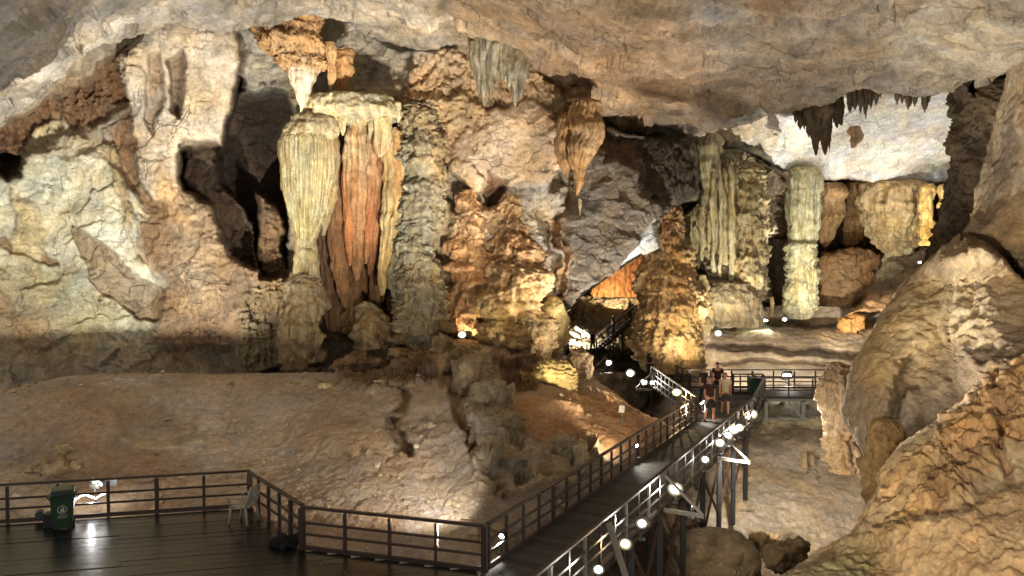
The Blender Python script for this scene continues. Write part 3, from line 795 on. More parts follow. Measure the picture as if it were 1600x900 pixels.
# ------------------------------------------------------------------ dripstone: stalactites, columns, stalagmites
def dripstone(name, path, base, mat=None, parent=None, flute=0.0, pipes=0, ledge=0.0, knob=0.0, rough=0.1, tints=(), seed=0,
              squash=0.8, res=2.0, wob=.17, origin=None, colvar=.18):
    """a body of revolution along a photographed axis (px, py, distance, half width in px), then real relief on it"""
    A = np.asarray(path, float)
    hpx = np.abs(np.diff(A[:, 1])).sum(); rpx = A[:, 3].max()
    nv = int(np.clip(hpx / res, 8, 240)); nu = int(np.clip(2.4 * math.pi * rpx / res / 1.3, 10, 200))
    C = crom(A, nv)
    C[:, 3] = np.maximum(C[:, 3], .3)
    axis = PA(C[:, 0], C[:, 1], C[:, 2])
    r = C[:, 3] * C[:, 2] / F
    aw = axis + np.array([seed * 7.3, 0, 0])
    axis = axis + np.stack([fbm(aw, 1.1, 3, 301), fbm(aw, 1.1, 3, 302), 0 * r], -1) * (np.minimum(r, 1.0) * wob * 2.2)[:, None]
    th = np.linspace(0, 2 * math.pi, nu, endpoint=False)
    t = np.linspace(0, 1, nv)
    ct, s_ = np.cos(th), np.sin(th)
    TH = np.broadcast_to(th, (nv, nu)); RR = r[:, None]
    base_p = np.stack([axis[:, 0:1] + RR * ct, axis[:, 1:2] + RR * s_ * squash, np.broadcast_to(axis[:, 2:3], (nv, nu))], -1)
    off = np.array([seed * 3.7, seed * 1.3, 0])
    q = base_p + off
    low = fbm(q, max(.5, r.max() * 1.6), 3, 300 + seed) * wob * 2
    h = RR * low
    if pipes:
        w = fbm(q, .9, 3, 310 + seed, .5, 1, 1, .35) * .45
        f = (np.abs(np.sin(TH * pipes / 2 + w)) + .01) ** .38
        f2 = (np.abs(np.sin(TH * round(pipes * .43) / 2 + w * .8 + 1)) + .01) ** .5
        amp = .8 + .6 * fbm(q, .6, 2, 315 + seed, .5, 1, 1, .3)
        h = h + (f * .65 + f2 * .35 - .75) * flute * np.minimum(RR, .5) * 2 * amp
    elif flute:
        h = h + flute * fbm(q, .35, 3, 320 + seed, .55, 1, 1, .18)
    if ledge:
        z = q[..., 2] * (1.5 / max(.3, min(1.0, r.max()))) + fbm(q, .9, 4, 330 + seed) * 1.1
        fr = z - np.floor(z)
        z2 = q[..., 2] * 4.3 + fbm(q, .5, 4, 335 + seed) * 1.6
        fr2 = z2 - np.floor(z2)
        h = h + ledge * ((1 - fr) * .7 * sstep(0, .14, fr) + (1 - fr2) * .4 * sstep(0, .18, fr2) - .5)
    if knob:
        n = np.abs(fbm(q, .26, 4, 340 + seed, .6, 1, 1, .7))
        dr = fbm(q, .15, 3, 345 + seed, .55, 1.5, 1.5, .5)
        h = h + knob * .6 * (.4 - 1.2 * n + .5 * dr)
    if rough:
        h = h + rough * fbm(q, .45, 5, 350 + seed, .55)
    end = np.minimum(1, np.minimum(t, 1 - t) * 14)[:, None]
    h = h * (.35 + .65 * end)
    rad = np.maximum(RR + h, RR * .25)
    V = np.stack([axis[:, 0:1] + rad * ct, axis[:, 1:2] + rad * s_ * squash,
                  axis[:, 2:3] + 0 * rad + .25 * (fbm(q, .5, 2, 360 + seed) * np.minimum(RR, .3))], -1)
    # colour
    px = C[:, 0:1] + C[:, 3:4] * ct; py = np.broadcast_to(C[:, 1:2], px.shape)
    col = np.broadcast_to(lin(base), px.shape + (3,)).copy()
    for (x, y, rx, ry, c, s) in tints:
        d2 = ((px - x) / rx) ** 2 + ((py - y) / ry) ** 2
        k = np.exp(-d2 * 1.2) * s * np.clip(1 + 1.2 * fbm(V, .6, 3, 370 + seed, .6, 1, 1, .3), 0, 1.4)
        k = np.clip(k, 0, 1)
        col = col + (lin(c) - col) * k[..., None]
    v = fbm(V, .8, 4, 380 + seed, .6, 1.4, 1.4, .35); v2 = fbm(V, .25, 3, 385 + seed, .6, 1.6, 1.6, .5)
    col = col * (1 + colvar * (1.5 * v + 1.0 * v2))[..., None]
    wv = fbm(V, .7, 3, 390 + seed, .6, 1.3, 1.3, .3)
    col = np.clip(col * (1 + np.stack([wv * .08, 0 * wv, -wv * .25], -1)), .012, .8)
    lum = col.mean(-1, keepdims=True); col = lum + (col - lum) * .82
    V = V.reshape(-1, 3); col = col.reshape(-1, 3)
    idx = np.arange(nu * nv).reshape(nv, nu); nx = np.roll(idx, -1, 1)
    Q = np.stack([idx[:-1], idx[1:], nx[1:], nx[:-1]], -1).reshape(-1, 4)
    # close the ends
    n0 = len(V)
    V = np.vstack([V, V[:nu].mean(0), V[-nu:].mean(0)]); col = np.vstack([col, col[:1], col[-1:]])
    capA = np.stack([np.full(nu, n0), idx[0], nx[0], np.full(nu, n0)], -1)
    me_Q = Q
    o = mesh_np(name, V, Q, mat or M_FLOW, col, parent, True, origin, drip=.9)
    bm = bmesh.new(); bm.from_mesh(o.data); bm.verts.ensure_lookup_table()
    for k in range(nu):
        k2 = (k + 1) % nu
        try:
            f_ = bm.faces.new((bm.verts[n0], bm.verts[k], bm.verts[k2])); f_.smooth = True
            f_ = bm.faces.new((bm.verts[n0 + 1], bm.verts[n0 - nu + k2], bm.verts[n0 - nu + k])); f_.smooth = True
        except ValueError: pass
    bm.to_mesh(o.data); bm.free()
    return o

def formation(name, loc, label, cat, group=None):
    return empty(name, loc, label, cat, group)

def rel(root):
    "keep children of a root at their world places"
    for c in root.children:
        c.location = Vector(c.location) - Vector(root.location)

GS = "stalactites hanging from the cave roof"
GM = "stalagmites and columns standing on the cave floor"

# --- the fluted shield: dome, hanging flutes, neck and pedestal
t = formation("fluted_column", P(477, 560, 32), "pale fluted shield-shaped column standing in front of the dark hollow", "column", GM)
dripstone("fluted_cap", [(480,172,32.6,8),(480,178,32.6,24),(481,187,32.6,35),(482,200,32.6,40),(482,216,32.6,42),(482,232,32.6,40)], (176,160,120), parent=t, ledge=.12, rough=.08, seed=1, origin=(0,0,0),
          tints=[(480,180,60,20,(140,120,86),.8)])
dripstone("fluted_body", [(482,212,32.6,34),(482,226,32.6,40),(483,258,32.6,40),(483,296,32.6,35),(482,326,32.6,28),(480,350,32.6,20),(478,372,32.6,14),(477,392,32.6,10)],
          (178,168,124), parent=t, flute=.62, pipes=32, rough=.04, wob=.025, seed=2, res=1.25, origin=(0,0,0), tints=[(446,240,16,80,(150,130,90),.7),(520,250,12,90,(156,130,84),.6)])
dripstone("neck", [(477,385,32.6,12),(479,396,32.6,16),(480,408,32.6,15),(474,420,32.6,16),(472,432,32.4,18),(474,440,32.4,12)], (170,156,112), parent=t, flute=.12, ledge=.1, seed=3, origin=(0,0,0))
dripstone("pedestal", [(474,428,32.3,8),(475,434,32.2,20),(475,450,32,28),(474,480,31.8,33),(472,505,31.6,35),(470,530,31.4,36),(468,566,31.2,38)], (162,142,104), parent=t, flute=.2, ledge=.16, seed=4, origin=(0,0,0))
for k, pth in enumerate([[(447,206,32.9,5),(445,225,32.8,9),(446,270,32.8,9),(452,310,32.8,7),(458,340,32.8,2)], [(518,206,32.9,6),(520,228,32.8,10),(519,280,32.8,10),(513,330,32.8,8),(504,368,32.7,3)],
                         [(462,350,32.5,3),(466,372,32.4,6),(466,400,32.4,7),(464,436,32.3,9),(462,460,32.2,12)], [(490,372,32.6,4),(490,400,32.5,7),(491,430,32.4,9),(494,462,32.2,12)]]):
    dripstone("side_fold", pth, (170,152,112) if k < 2 else (164,146,106), parent=t, flute=.3, pipes=7, rough=.05, seed=520+k, origin=(0,0,0))

# --- stalactite over it: rust coloured body with a white tip
t = formation("rust_stalactite", P(470, 175, 32.5), "rust orange hanging stalactite with a white pointed tip above the fluted column", "stalactite", GS)
dripstone("upper_body", [(438,10,33.4,40),(440,30,33.2,58),(452,55,33,54),(466,85,32.8,44),(474,100,32.7,36),(475,112,32.6,24)], (188,148,96), parent=t, knob=.5, flute=.22, ledge=.15, rough=.15, seed=5, origin=(0,0,0), wob=.2,
          tints=[(440,40,20,30,(150,90,44),.6),(490,60,18,40,(200,150,84),.6),(400,40,24,30,(204,150,80),.6)])
dripstone("white_tip", [(476,95,32.4,26),(474,110,32.4,25),(474,130,32.4,18),(472,148,32.4,11),(471,164,32.4,5),(470,176,32.4,1)], (216,204,178), parent=t, flute=.25, pipes=16, rough=.03, seed=6, origin=(0,0,0),
          tints=[(476,100,30,14,(190,150,90),.9)])
t2 = dripstone("small_stalactite", [(516,66,32.6,9),(517,80,32.6,9),(517,110,32.6,7),(517,135,32.6,4),(516,152,32.6,1)], (190,150,96), flute=.08, rough=.02, seed=7)
tag(t2, "slim tan stalactite hanging right of the rust orange one", "stalactite", GS)
t2 = dripstone("knobby_stalactite", [(536,76,33.2,14),(540,92,33.2,15),(538,115,33.2,12),(535,140,33.2,7),(533,150,33.2,2)], (182,134,76), knob=.2, flute=.1, seed=8)
tag(t2, "short knobby brown stalactite between the slim one and the pale ceiling", "stalactite", GS)

# --- the shelf of pale dripstone and the organ of draperies under it
t = formation("dripstone_canopy", P(560, 210, 33), "pale greenish dripstone shelf with dripping edge over the orange draperies", "dripstone shelf")
dripstone("shelf", [(556,146,33.4,10),(554,152,33.2,60),(556,160,33,76),(560,170,33,80),(566,180,33,70),(570,190,33,48),(572,198,33,20)], (196,184,142), parent=t, knob=.35, flute=.2, rough=.14, seed=9, origin=(0,0,0), squash=.55, wob=.14)
for i, (x, y1, w) in enumerate([(494,196,7),(508,206,9),(524,194,5),(536,212,8),(548,198,6),(562,206,7),(578,216,8),(594,204,6),(608,196,6),(622,192,5)]):
    dripstone("drip", [(x,160,32.4,w),(x,176,32.4,w),(x+1,(176+y1)/2,32.4,w*.75),(x,y1,32.4,1)], (200,188,144), parent=t, flute=.06, rough=.02, seed=20+i, origin=(0,0,0))

GD = "hanging draperies under the dripstone shelf"
dr = [
 ("drapery", "wide orange drapery with pale ribbed top in the middle of the group",
  [(560,190,33,10),(560,205,33,17),(560,260,33,18),(559,320,33,17),(558,370,33.2,14),(557,410,33.4,9),(556,440,33.6,3)], (190,144,90), 12,
  [(566,215,40,50,(206,190,140),1.0),(556,330,20,90,(192,134,76),.8),(574,400,14,40,(200,130,66),.6)]),
 ("drapery", "narrow dark brown drapery next to the fluted column",
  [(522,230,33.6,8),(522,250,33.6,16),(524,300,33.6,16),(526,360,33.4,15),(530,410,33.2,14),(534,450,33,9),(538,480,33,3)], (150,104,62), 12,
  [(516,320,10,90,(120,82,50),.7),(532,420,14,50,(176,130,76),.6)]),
 ("drapery", "short pale ribbed drapery like a hanging sack under the shelf",
  [(596,176,32.5,8),(597,186,32.4,13),(597,206,32.4,13),(596,226,32.4,12),(596,238,32.4,9),(594,246,32.4,3)], (204,184,132), 12, [(596,240,16,16,(180,130,76),.7)]),
 ("drapery", "rust red drapery strip between the wide orange and the yellow one",
  [(590,240,33.4,7),(590,260,33.4,13),(589,310,33.4,13),(586,360,33.3,11),(582,400,33.3,8),(578,430,33.3,3)], (158,104,62), 9, [(592,300,8,80,(206,140,80),.6)]),
 ("drapery", "pale yellow curved drapery tapering to a point beside the ribbed column",
  [(612,200,33,8),(616,220,33,16),(618,270,33,18),(617,320,32.8,19),(613,355,32.7,16),(606,390,32.6,12),(600,425,32.6,8),(597,462,32.6,3)], (208,180,116), 11,
  [(606,400,12,60,(214,176,100),.8),(624,260,12,60,(196,140,80),.6)]),
 ("drapery", "thin orange drapery hanging from the left end of the shelf",
  [(544,222,32.9,5),(544,240,32.9,9),(544,300,32.9,9),(545,350,32.9,8),(546,390,32.9,5),(547,415,32.9,2)], (190,122,60), 7, [(544,240,14,30,(196,170,120),.8)]),
 ("drapery", "pale-topped orange drapery right beside the wide orange one, split at its foot",
  [(580,196,32.9,6),(580,212,32.9,9),(580,260,32.9,10),(579,310,32.9,10),(577,350,33,8),(574,385,33.1,5),(571,412,33.2,2)], (188,134,80), 8, [(580,212,20,46,(206,192,146),1.0),(578,340,10,50,(180,104,50),.7)]),
 ("drapery", "tan ribbed drapery strip tucked between the yellow one and the grey ribbed column",
  [(632,196,33.8,6),(632,215,33.8,11),(634,260,33.8,12),(632,310,33.8,12),(628,350,33.7,10),(624,390,33.6,6),(622,415,33.6,2)], (176,140,92), 8, [(632,230,14,40,(196,180,136),.8)]),
 ("drapery", "dull orange drapery strip in the gap between the thin orange and the narrow brown one",
  [(536,228,34.2,6),(536,260,34.2,9),(537,320,34.2,9),(540,380,34.1,8),(543,430,34,5),(545,455,34,2)], (170,112,62), 6, [(536,240,12,30,(190,160,110),.8)]),
 ("drapery", "brown drapery in the shade with a blunt foot, lowest of the group",
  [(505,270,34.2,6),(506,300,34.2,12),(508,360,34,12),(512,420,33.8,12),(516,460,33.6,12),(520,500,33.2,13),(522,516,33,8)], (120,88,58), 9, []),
]
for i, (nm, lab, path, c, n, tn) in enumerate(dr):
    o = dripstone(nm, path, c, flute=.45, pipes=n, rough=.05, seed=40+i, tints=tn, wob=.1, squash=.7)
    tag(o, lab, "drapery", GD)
# a fringe of narrow folds filling the cliff behind them
t = formation("drapery_curtain", P(570, 470, 34.4), "fringe of many narrow ribbed folds filling the cliff behind the hanging draperies", "drapery", GD)
rr = random.Random(9)
x = 503
k = 0
while x < 642:
    w = rr.uniform(4.5, 9); y0 = 188 + rr.uniform(0, 20); y1 = rr.uniform(400, 505) if x < 600 else rr.uniform(360, 440); zd = 34.5 + rr.uniform(-.25, .25)
    c = rr.choice([(166,112,66), (150,104,64), (190,150,98), (176,124,72), (140,98,62), (184,164,118)])
    dripstone("fold", [(x,y0,zd,w*.7),(x,y0+20,zd,w),(x+rr.uniform(-2,2),(y0+y1)/2,zd,w*rr.uniform(.9,1.15)),(x+rr.uniform(-3,3),y1-20,zd,w*.7),(x+rr.uniform(-3,3),y1,zd,1.5)], c, parent=t, flute=.25, pipes=6, rough=.07, knob=.05, seed=420+k, origin=(0,0,0), wob=.2)
    x += w * 1.5; k += 1
# lumps the draperies drip onto
o = dripstone("stalagmite", [(572,470,33,5),(574,482,33,18),(578,500,32.6,26),(582,520,32.2,31),(586,545,31.8,36)], (168,146,104), ledge=.16, flute=.15, knob=.12, seed=50)
tag(o, "squat layered stalagmite below the yellow drapery", "stalagmite", GM)
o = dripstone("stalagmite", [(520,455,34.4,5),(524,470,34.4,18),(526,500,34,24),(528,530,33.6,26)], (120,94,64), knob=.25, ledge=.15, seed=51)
tag(o, "dark brown stalagmite in the shade between the pedestal and the layered one", "stalagmite", GM)
o = dripstone("stalagmite", [(553,400,34,4),(552,425,34,11),(550,450,34,13),(548,490,33.6,17),(546,520,33.2,20)], (150,116,72), knob=.2, flute=.1, seed=52)
tag(o, "slender brown stalagmite under the wide orange drapery", "stalagmite", GM)

# --- the tall grey ribbed column
t = formation("ribbed_column", P(660, 530, 32), "tall grey column with scaly layered ribs, thickest at its foot", "column", GM)
dripstone("shaft", [(655,160,33.6,14),(654,172,33.4,27),(656,200,33.2,30),(660,240,33,31),(660,290,33,32),(656,330,33,34),(652,360,32.8,30),(650,390,32.6,29),(654,420,32.4,27)],
          (152,144,118), parent=t, ledge=.42, knob=.3, flute=.2, seed=60, origin=(0,0,0), wob=.16, tints=[(660,190,50,26,(186,160,112),.7),(644,330,30,90,(150,146,126),.6),(680,260,14,60,(196,160,106),.5)])
dripstone("foot", [(654,404,32.4,18),(656,420,32.2,34),(660,450,32,41),(662,480,31.8,42),(662,505,31.6,38),(660,525,31.4,33),(658,548,31.2,28)],
          (164,152,122), parent=t, ledge=.46, knob=.4, flute=.2, seed=61, origin=(0,0,0), wob=.18, tints=[(640,470,26,50,(150,136,108),.6),(690,450,20,50,(206,188,140),.5)])
dripstone("side_lobe", [(626,372,33,6),(628,385,32.8,15),(628,410,32.6,18),(628,440,32.4,19),(630,470,32.2,14),(632,480,32,4)], (158,148,120), parent=t, flute=.2, pipes=9, seed=62, origin=(0,0,0))

# --- the grey curtain hanging alone from the ceiling: one blade per fold
t = formation("hanging_curtain", P(782, 70, 32), "grey ribbed curtain hanging alone from the ceiling, ragged lower edge", "stalactite", GS)
blades = [(740,66,120,7),(748,62,150,7),(756,60,166,7),(766,58,150,8),(776,58,134,8),(786,58,128,8),(796,58,138,8),(806,58,166,8),(815,60,156,7),(823,62,130,6)]
for i, (x, y0, y1, w) in enumerate(blades):
    xm = 782 + (x - 782) * .96; dz = 32.2 - .5 * math.cos((x - 782) / 46 * 1.5)
    dripstone("fold", [(x,y0,dz,w),(x,(y0*2+y1)/3,dz,w*1.05),((x+xm)/2,(y0+2*y1)/3,dz,w*.8),(xm,y1-8,dz,w*.45),(xm,y1,dz,.8)], (158,150,128), parent=t, flute=.3, pipes=7, rough=.02, seed=70+i, origin=(0,0,0), squash=1.5)
dripstone("curtain_root", [(782,52,32.4,20),(782,57,32.4,44),(782,66,32.4,47),(782,80,32.4,46),(782,95,32.4,40)], (178,168,142), parent=t, flute=.25, pipes=34, seed=81, origin=(0,0,0), squash=.5)

# --- the amber hanging formation right of it
t = formation("amber_stalactite", P(905, 300, 33), "amber ribbed stalactite shaped like a hanging bunch with a long tail", "stalactite", GS)
dripstone("body", [(912,154,33.4,10),(914,164,33.3,21),(915,185,33.2,25),(914,210,33.2,25),(911,232,33.2,21),(907,250,33.2,15),(904,275,33.2,8),(903,295,33.2,4),(902,306,33.2,1)], (200,160,108), parent=t, flute=.4, pipes=20, rough=.05, ledge=.05, seed=90, origin=(0,0,0),
          tints=[(915,170,30,24,(204,168,116),.8),(904,270,12,40,(200,150,84),.7)])
dripstone("side_lobe", [(886,176,33.5,5),(884,190,33.4,14),(880,215,33.4,15),(880,240,33.4,12),(884,262,33.4,7),(886,278,33.4,1)], (188,146,94), parent=t, flute=.35, pipes=12, rough=.06, knob=.1, seed=91, origin=(0,0,0))
dripstone("root", [(908,138,33.8,16),(906,150,33.7,20),(906,160,33.6,20),(908,168,33.6,10)], (120,96,70), parent=t, knob=.2, seed=92, origin=(0,0,0))

# --- orange and brown stalagmites
o = dripstone("orange_stalagmite", [(736,296,33.8,8),(735,316,33.6,15),(732,345,33.4,19),(732,375,33.2,26),(737,400,33,34),(740,430,32.8,35),(738,465,32.6,36),(734,490,32.4,34),(730,515,32.2,30)], (204,160,108), ledge=.16, knob=.18, flute=.3, wob=.28, seed=100,
              tints=[(720,370,20,30,(196,150,90),.6),(745,430,30,30,(200,138,70),.6),(715,470,16,50,(160,108,66),.6)])
tag(o, "orange domed stalagmite with layered folds beside the ribbed column", "stalagmite", GM)
o = dripstone("brown_stalagmite", [(792,304,33.8,8),(793,322,33.6,15),(796,350,33.4,22),(800,380,33.2,30),(804,410,33,38),(808,440,32.6,46),(808,475,32.2,51),(808,510,31.8,52),(812,545,31.4,52),(814,570,31.2,50)], (200,166,116), knob=.42, ledge=.2, flute=.3, wob=.26, seed=101,
              tints=[(800,380,40,50,(176,130,84),.8),(800,500,50,50,(214,180,106),.9)])
tag(o, "broad brown stalagmite with a yellow coral-like foot", "stalagmite", GM)
o = dripstone("smooth_stalagmite", [(862,462,32.4,6),(864,474,32.2,17),(866,500,32,22),(866,525,31.8,22),(866,550,31.6,18)], (196,172,104), rough=.05, flute=.05, seed=102)
tag(o, "smooth pale yellow bulb right of the coral-like foot", "stalagmite", GM)

# --- the great stalagmite beside the walkway
t = formation("great_stalagmite", P(1050, 560, 38), "tallest golden stalagmite covered in coral-like knobs beside the far walkway", "stalagmite", GM)
dripstone("cone", [(1050,250,40.4,12),(1048,290,40.4,17),(1047,330,40.3,20),(1046,360,40.2,24),(1046,395,40,31),(1046,425,39.8,39),(1046,460,39.4,46),(1047,500,39,51),(1048,530,38.6,53),(1048,555,38.2,49),(1048,580,38,44)],
          (200,166,110), parent=t, knob=.5, ledge=.22, flute=.22, seed=110, origin=(0,0,0), wob=.14, tints=[(1046,340,40,50,(150,106,62),.9),(1044,440,50,40,(196,144,78),.6),(1066,520,30,50,(220,190,120),.6)])
dripstone("flank", [(1098,430,40.5,5),(1098,445,40.5,11),(1098,480,40.2,13),(1098,510,39.8,12),(1096,535,39.4,8),(1096,548,39.2,3)], (168,148,104), parent=t, flute=.25, knob=.15, seed=111, origin=(0,0,0))

# --- organ pipes
t = formation("organ_pipes", P(1130, 440, 42), "rank of slim pale green organ-pipe dripstones in the right chamber", "organ pipes", GM)
pipes = [(1068,350,402,3),(1074,344,420,4),(1080,336,414,3),(1086,324,424,4),(1091,318,420,3),(1096,322,408,4),(1102,332,424,3),(1108,330,398,3),
         (1115,262,430,4),(1121,252,442,4),(1126,250,434,3),(1131,262,444,5),(1137,256,440,4),(1143,252,446,4),(1149,262,420,4)]
for i, (x, y0, y1, w) in enumerate(pipes):
    zd = 41.6 + .5 * math.sin(i * 2.3)
    dripstone("pipe", [(x,y0,zd,w*.7),(x,y0+14,zd,w),(x+.6,(y0+y1)/2,zd,w*1.15),(x,y1-12,zd,w*.8),(x,y1,zd,w*.35)], (200,190,148), parent=t, flute=.12, rough=.06, knob=.06, seed=120+i, origin=(0,0,0), tints=[(x, y0, 20, 40, (150,130,92), .7)])
dripstone("knobby_shaft", [(1174,254,42.2,8),(1174,264,42,19),(1172,280,42,22),(1174,330,41.8,20),(1173,380,41.6,21),(1174,420,41.4,24),(1172,455,41.2,24),(1170,472,41.2,18)], (180,162,114), parent=t, knob=.35, ledge=.2, flute=.25, seed=139, origin=(0,0,0), wob=.2, tints=[(1166,260,14,40,(200,190,140),.7)])
dripstone("upper_drape", [(1112,208,42.4,8),(1112,220,42.2,18),(1110,250,42,17),(1108,285,42,14),(1106,315,42,10),(1104,335,42,4)], (186,176,142), parent=t, flute=.35, pipes=14, seed=140, origin=(0,0,0))
dripstone("ledge", [(1142,436,41.6,20),(1142,442,41.4,52),(1142,456,41.2,58),(1142,470,41,56),(1146,490,40.8,50),(1148,510,40.6,40)], (140,124,90), parent=t, flute=.3, ledge=.2, knob=.15, seed=141, origin=(0,0,0), squash=.5)

# --- the pale green column
t = formation("pale_column", P(1252, 496, 47), "pale greenish column with fluted upper half and scaly lower half", "column", GM)
dripstone("upper_shaft", [(1256,262,47.4,20),(1257,274,47.2,25),(1257,300,47,25),(1256,340,47,24),(1254,370,47,21),(1253,386,47,18)], (214,210,168), parent=t, flute=.4, pipes=22, knob=.14, ledge=.06, rough=.06, seed=150, wob=.07, origin=(0,0,0))
dripstone("lower_shaft", [(1253,376,47,14),(1253,384,46.8,23),(1254,410,46.8,24),(1253,440,46.8,24),(1251,470,46.6,25),(1248,488,46.4,23),(1246,498,46.2,18)], (196,190,148), parent=t, ledge=.22, knob=.3, seed=151, wob=.07, origin=(0,0,0))

# --- right chamber
t = formation("hanging_flowstone", P(1390, 420, 50), "tan hanging flowstone tapering like a goblet in the far right chamber", "flowstone", GS)
dripstone("bowl", [(1392,280,50.6,30),(1392,292,50.4,50),(1392,315,50.2,48),(1394,340,50,42),(1398,365,49.8,34),(1400,382,49.8,26),(1400,395,49.8,18)], (190,162,112), parent=t, flute=.4, knob=.3, ledge=.12, seed=160, origin=(0,0,0), tints=[(1400,360,40,24,(206,192,140),.8)])
dripstone("stem", [(1402,380,49.8,16),(1401,395,49.6,19),(1398,410,49.4,15),(1394,420,49.2,12)], (200,186,136), parent=t, flute=.2, knob=.12, seed=161, origin=(0,0,0))
dripstone("drip", [(1362,290,50.8,14),(1360,315,50.8,16),(1358,335,50.8,10),(1356,352,50.8,2)], (180,146,92), parent=t, flute=.2, seed=162, origin=(0,0,0))
dripstone("base_lump", [(1392,408,48.4,6),(1392,416,48.2,14),(1388,428,48,18),(1384,444,47.6,16)], (150,136,104), parent=t, knob=.12, seed=163, origin=(0,0,0))
o = dripstone("tan_drapery", [(1302,286,53,16),(1302,300,53,24),(1300,330,53,22),(1294,355,53,16),(1290,375,53,10),(1288,386,53,3)], (190,154,100), flute=.45, pipes=13, seed=164, squash=.6)
tag(o, "tan pleated drapery just right of the pale greenish column", "drapery", GS)
o = dripstone("tan_drapery", [(1338,286,54,16),(1338,300,54,18),(1336,330,54,17),(1334,355,54,16),(1330,378,54,12),(1328,386,54,4)], (160,124,78), flute=.45, pipes=11, seed=165, squash=.6)
tag(o, "brown pleated drapery above the orange-brown mound in the right chamber", "drapery", GS)
o = dripstone("yellow_column", [(1448,288,47,9),(1448,300,46.8,12),(1448,330,46.6,10),(1448,350,46.6,11),(1448,368,46.4,13),(1448,384,46.2,13)], (216,176,88), flute=.12, knob=.12, seed=166)
tag(o, "short bright yellow column at the edge of the dark right pillar", "column", GM)
o = dripstone("yellow_column", [(1476,288,47,7),(1476,302,46.8,9),(1476,330,46.6,8),(1474,350,46.6,7),(1474,378,46.4,7)], (206,172,100), flute=.12, seed=167)
tag(o, "thin cream column squeezed between the bright yellow one and the dark pillar", "column", GM)

# --- dark stalactites in front of the bright far ceiling
t = formation("dark_stalactite_cluster", P(1282, 240, 34), "dark hanging stalactite cluster with a forked tip against the bright far ceiling", "stalactite", GS)
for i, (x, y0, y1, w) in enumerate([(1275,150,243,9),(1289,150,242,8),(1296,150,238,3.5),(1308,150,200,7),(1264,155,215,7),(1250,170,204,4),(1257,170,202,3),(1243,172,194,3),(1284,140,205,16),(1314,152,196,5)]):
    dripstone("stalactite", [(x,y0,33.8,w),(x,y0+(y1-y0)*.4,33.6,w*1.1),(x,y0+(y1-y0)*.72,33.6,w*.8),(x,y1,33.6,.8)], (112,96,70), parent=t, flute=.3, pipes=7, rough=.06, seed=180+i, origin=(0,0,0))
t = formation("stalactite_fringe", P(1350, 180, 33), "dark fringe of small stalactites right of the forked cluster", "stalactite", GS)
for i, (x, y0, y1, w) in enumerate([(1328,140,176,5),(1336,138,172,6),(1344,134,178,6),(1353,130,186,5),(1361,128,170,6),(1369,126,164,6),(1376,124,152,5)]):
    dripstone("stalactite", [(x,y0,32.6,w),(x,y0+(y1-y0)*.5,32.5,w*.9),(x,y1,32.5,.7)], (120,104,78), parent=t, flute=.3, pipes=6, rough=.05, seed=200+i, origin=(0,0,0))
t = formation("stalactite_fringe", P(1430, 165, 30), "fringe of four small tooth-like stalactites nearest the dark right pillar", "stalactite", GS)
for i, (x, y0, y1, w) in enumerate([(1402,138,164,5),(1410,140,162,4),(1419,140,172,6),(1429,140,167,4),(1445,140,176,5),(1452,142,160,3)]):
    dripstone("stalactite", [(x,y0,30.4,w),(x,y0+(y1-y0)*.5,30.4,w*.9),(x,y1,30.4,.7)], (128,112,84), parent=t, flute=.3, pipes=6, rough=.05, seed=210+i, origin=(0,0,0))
o = dripstone("small_stalactite", [(1338,198,42,7),(1338,206,42,11),(1337,216,42,9),(1333,229,42,4),(1332,232,42,1)], (176,140,100), flute=.2, seed=218)
tag(o, "single brown-topped stub hanging before the bright far ceiling", "stalactite", GS)
o = dripstone("thin_stalactite", [(906,310,33.6,2.5),(906,322,33.6,2),(906,338,33.6,.6)], (190,170,140), flute=.02, seed=219)
tag(o, "thin straw stalactite below the amber one", "stalactite", GS)

# --- fluted stump by the right slope
o = dripstone("fluted_stump", [(1308,566,25.6,5),(1310,580,25.6,16),(1312,605,25.6,26),(1314,640,25.6,27),(1318,680,25.4,25),(1322,710,25.2,24),(1326,738,25,26)], (166,138,98), flute=.45, pipes=13, ledge=.1, knob=.4, rough=.12, seed=220, wob=.18,
              tints=[(1330,660,16,70,(140,110,76),.7)])
tag(o, "stout fluted stump standing against the right rock slope", "column", GM)
o = dripstone("rock_dome", [(1384,654,20.6,6),(1386,666,20.6,22),(1386,690,20.6,33),(1382,720,20.5,34),(1378,760,20.4,30),(1376,800,20.3,28)], (176,146,96), rough=.12, knob=.1, seed=221, mat=M_ROCK)
tag(o, "rounded yellowish rock dome under the dark hole in the right slope", "rock")
for i, (x, y0, y1, w, lab) in enumerate([(1256, 706, 726, 5, "pale stump of a small stalagmite on the sand floor, left one of the pair"), (1268, 710, 722, 4, "lower pale stump on the sand floor, right one of the pair"),
                                         (1343, 724, 742, 6, "small pointed stalagmite at the foot of the fluted stump"), (1206, 464, 490, 3.5, "thin pointed stalagmite in the shade left of the pale column")]):
    dd = zrow(x, y1, -2.1) if y1 > 600 else 46
    o = dripstone("small_stalagmite", [(x,y0,dd,w*.5),(x,y0+3,dd,w*.8),(x,(y0+y1)/2,dd,w),(x,y1+4,dd,w*1.3)], (186,160,116), rough=.04, seed=230+i)
    tag(o, lab, "stalagmite", GM)

# --- orange curtain seen through the passage
t = formation("orange_curtain", P(960, 460, 68), "glowing orange dripstone curtain seen through the passage", "curtain")
for i, x in enumerate(range(926, 1006, 9)):
    y0 = [452, 446, 430, 418, 412, 408, 404, 402, 402][i]
    dripstone("fold", [(x+3,y0-14,68.4,4),(x+3,y0,68.4,5.5),(x+3,(y0+462)/2,68.4,5.5),(x+3,464,68.4,5)], (214,142,66), parent=t, flute=.25, pipes=5, seed=240+i, origin=(0,0,0))

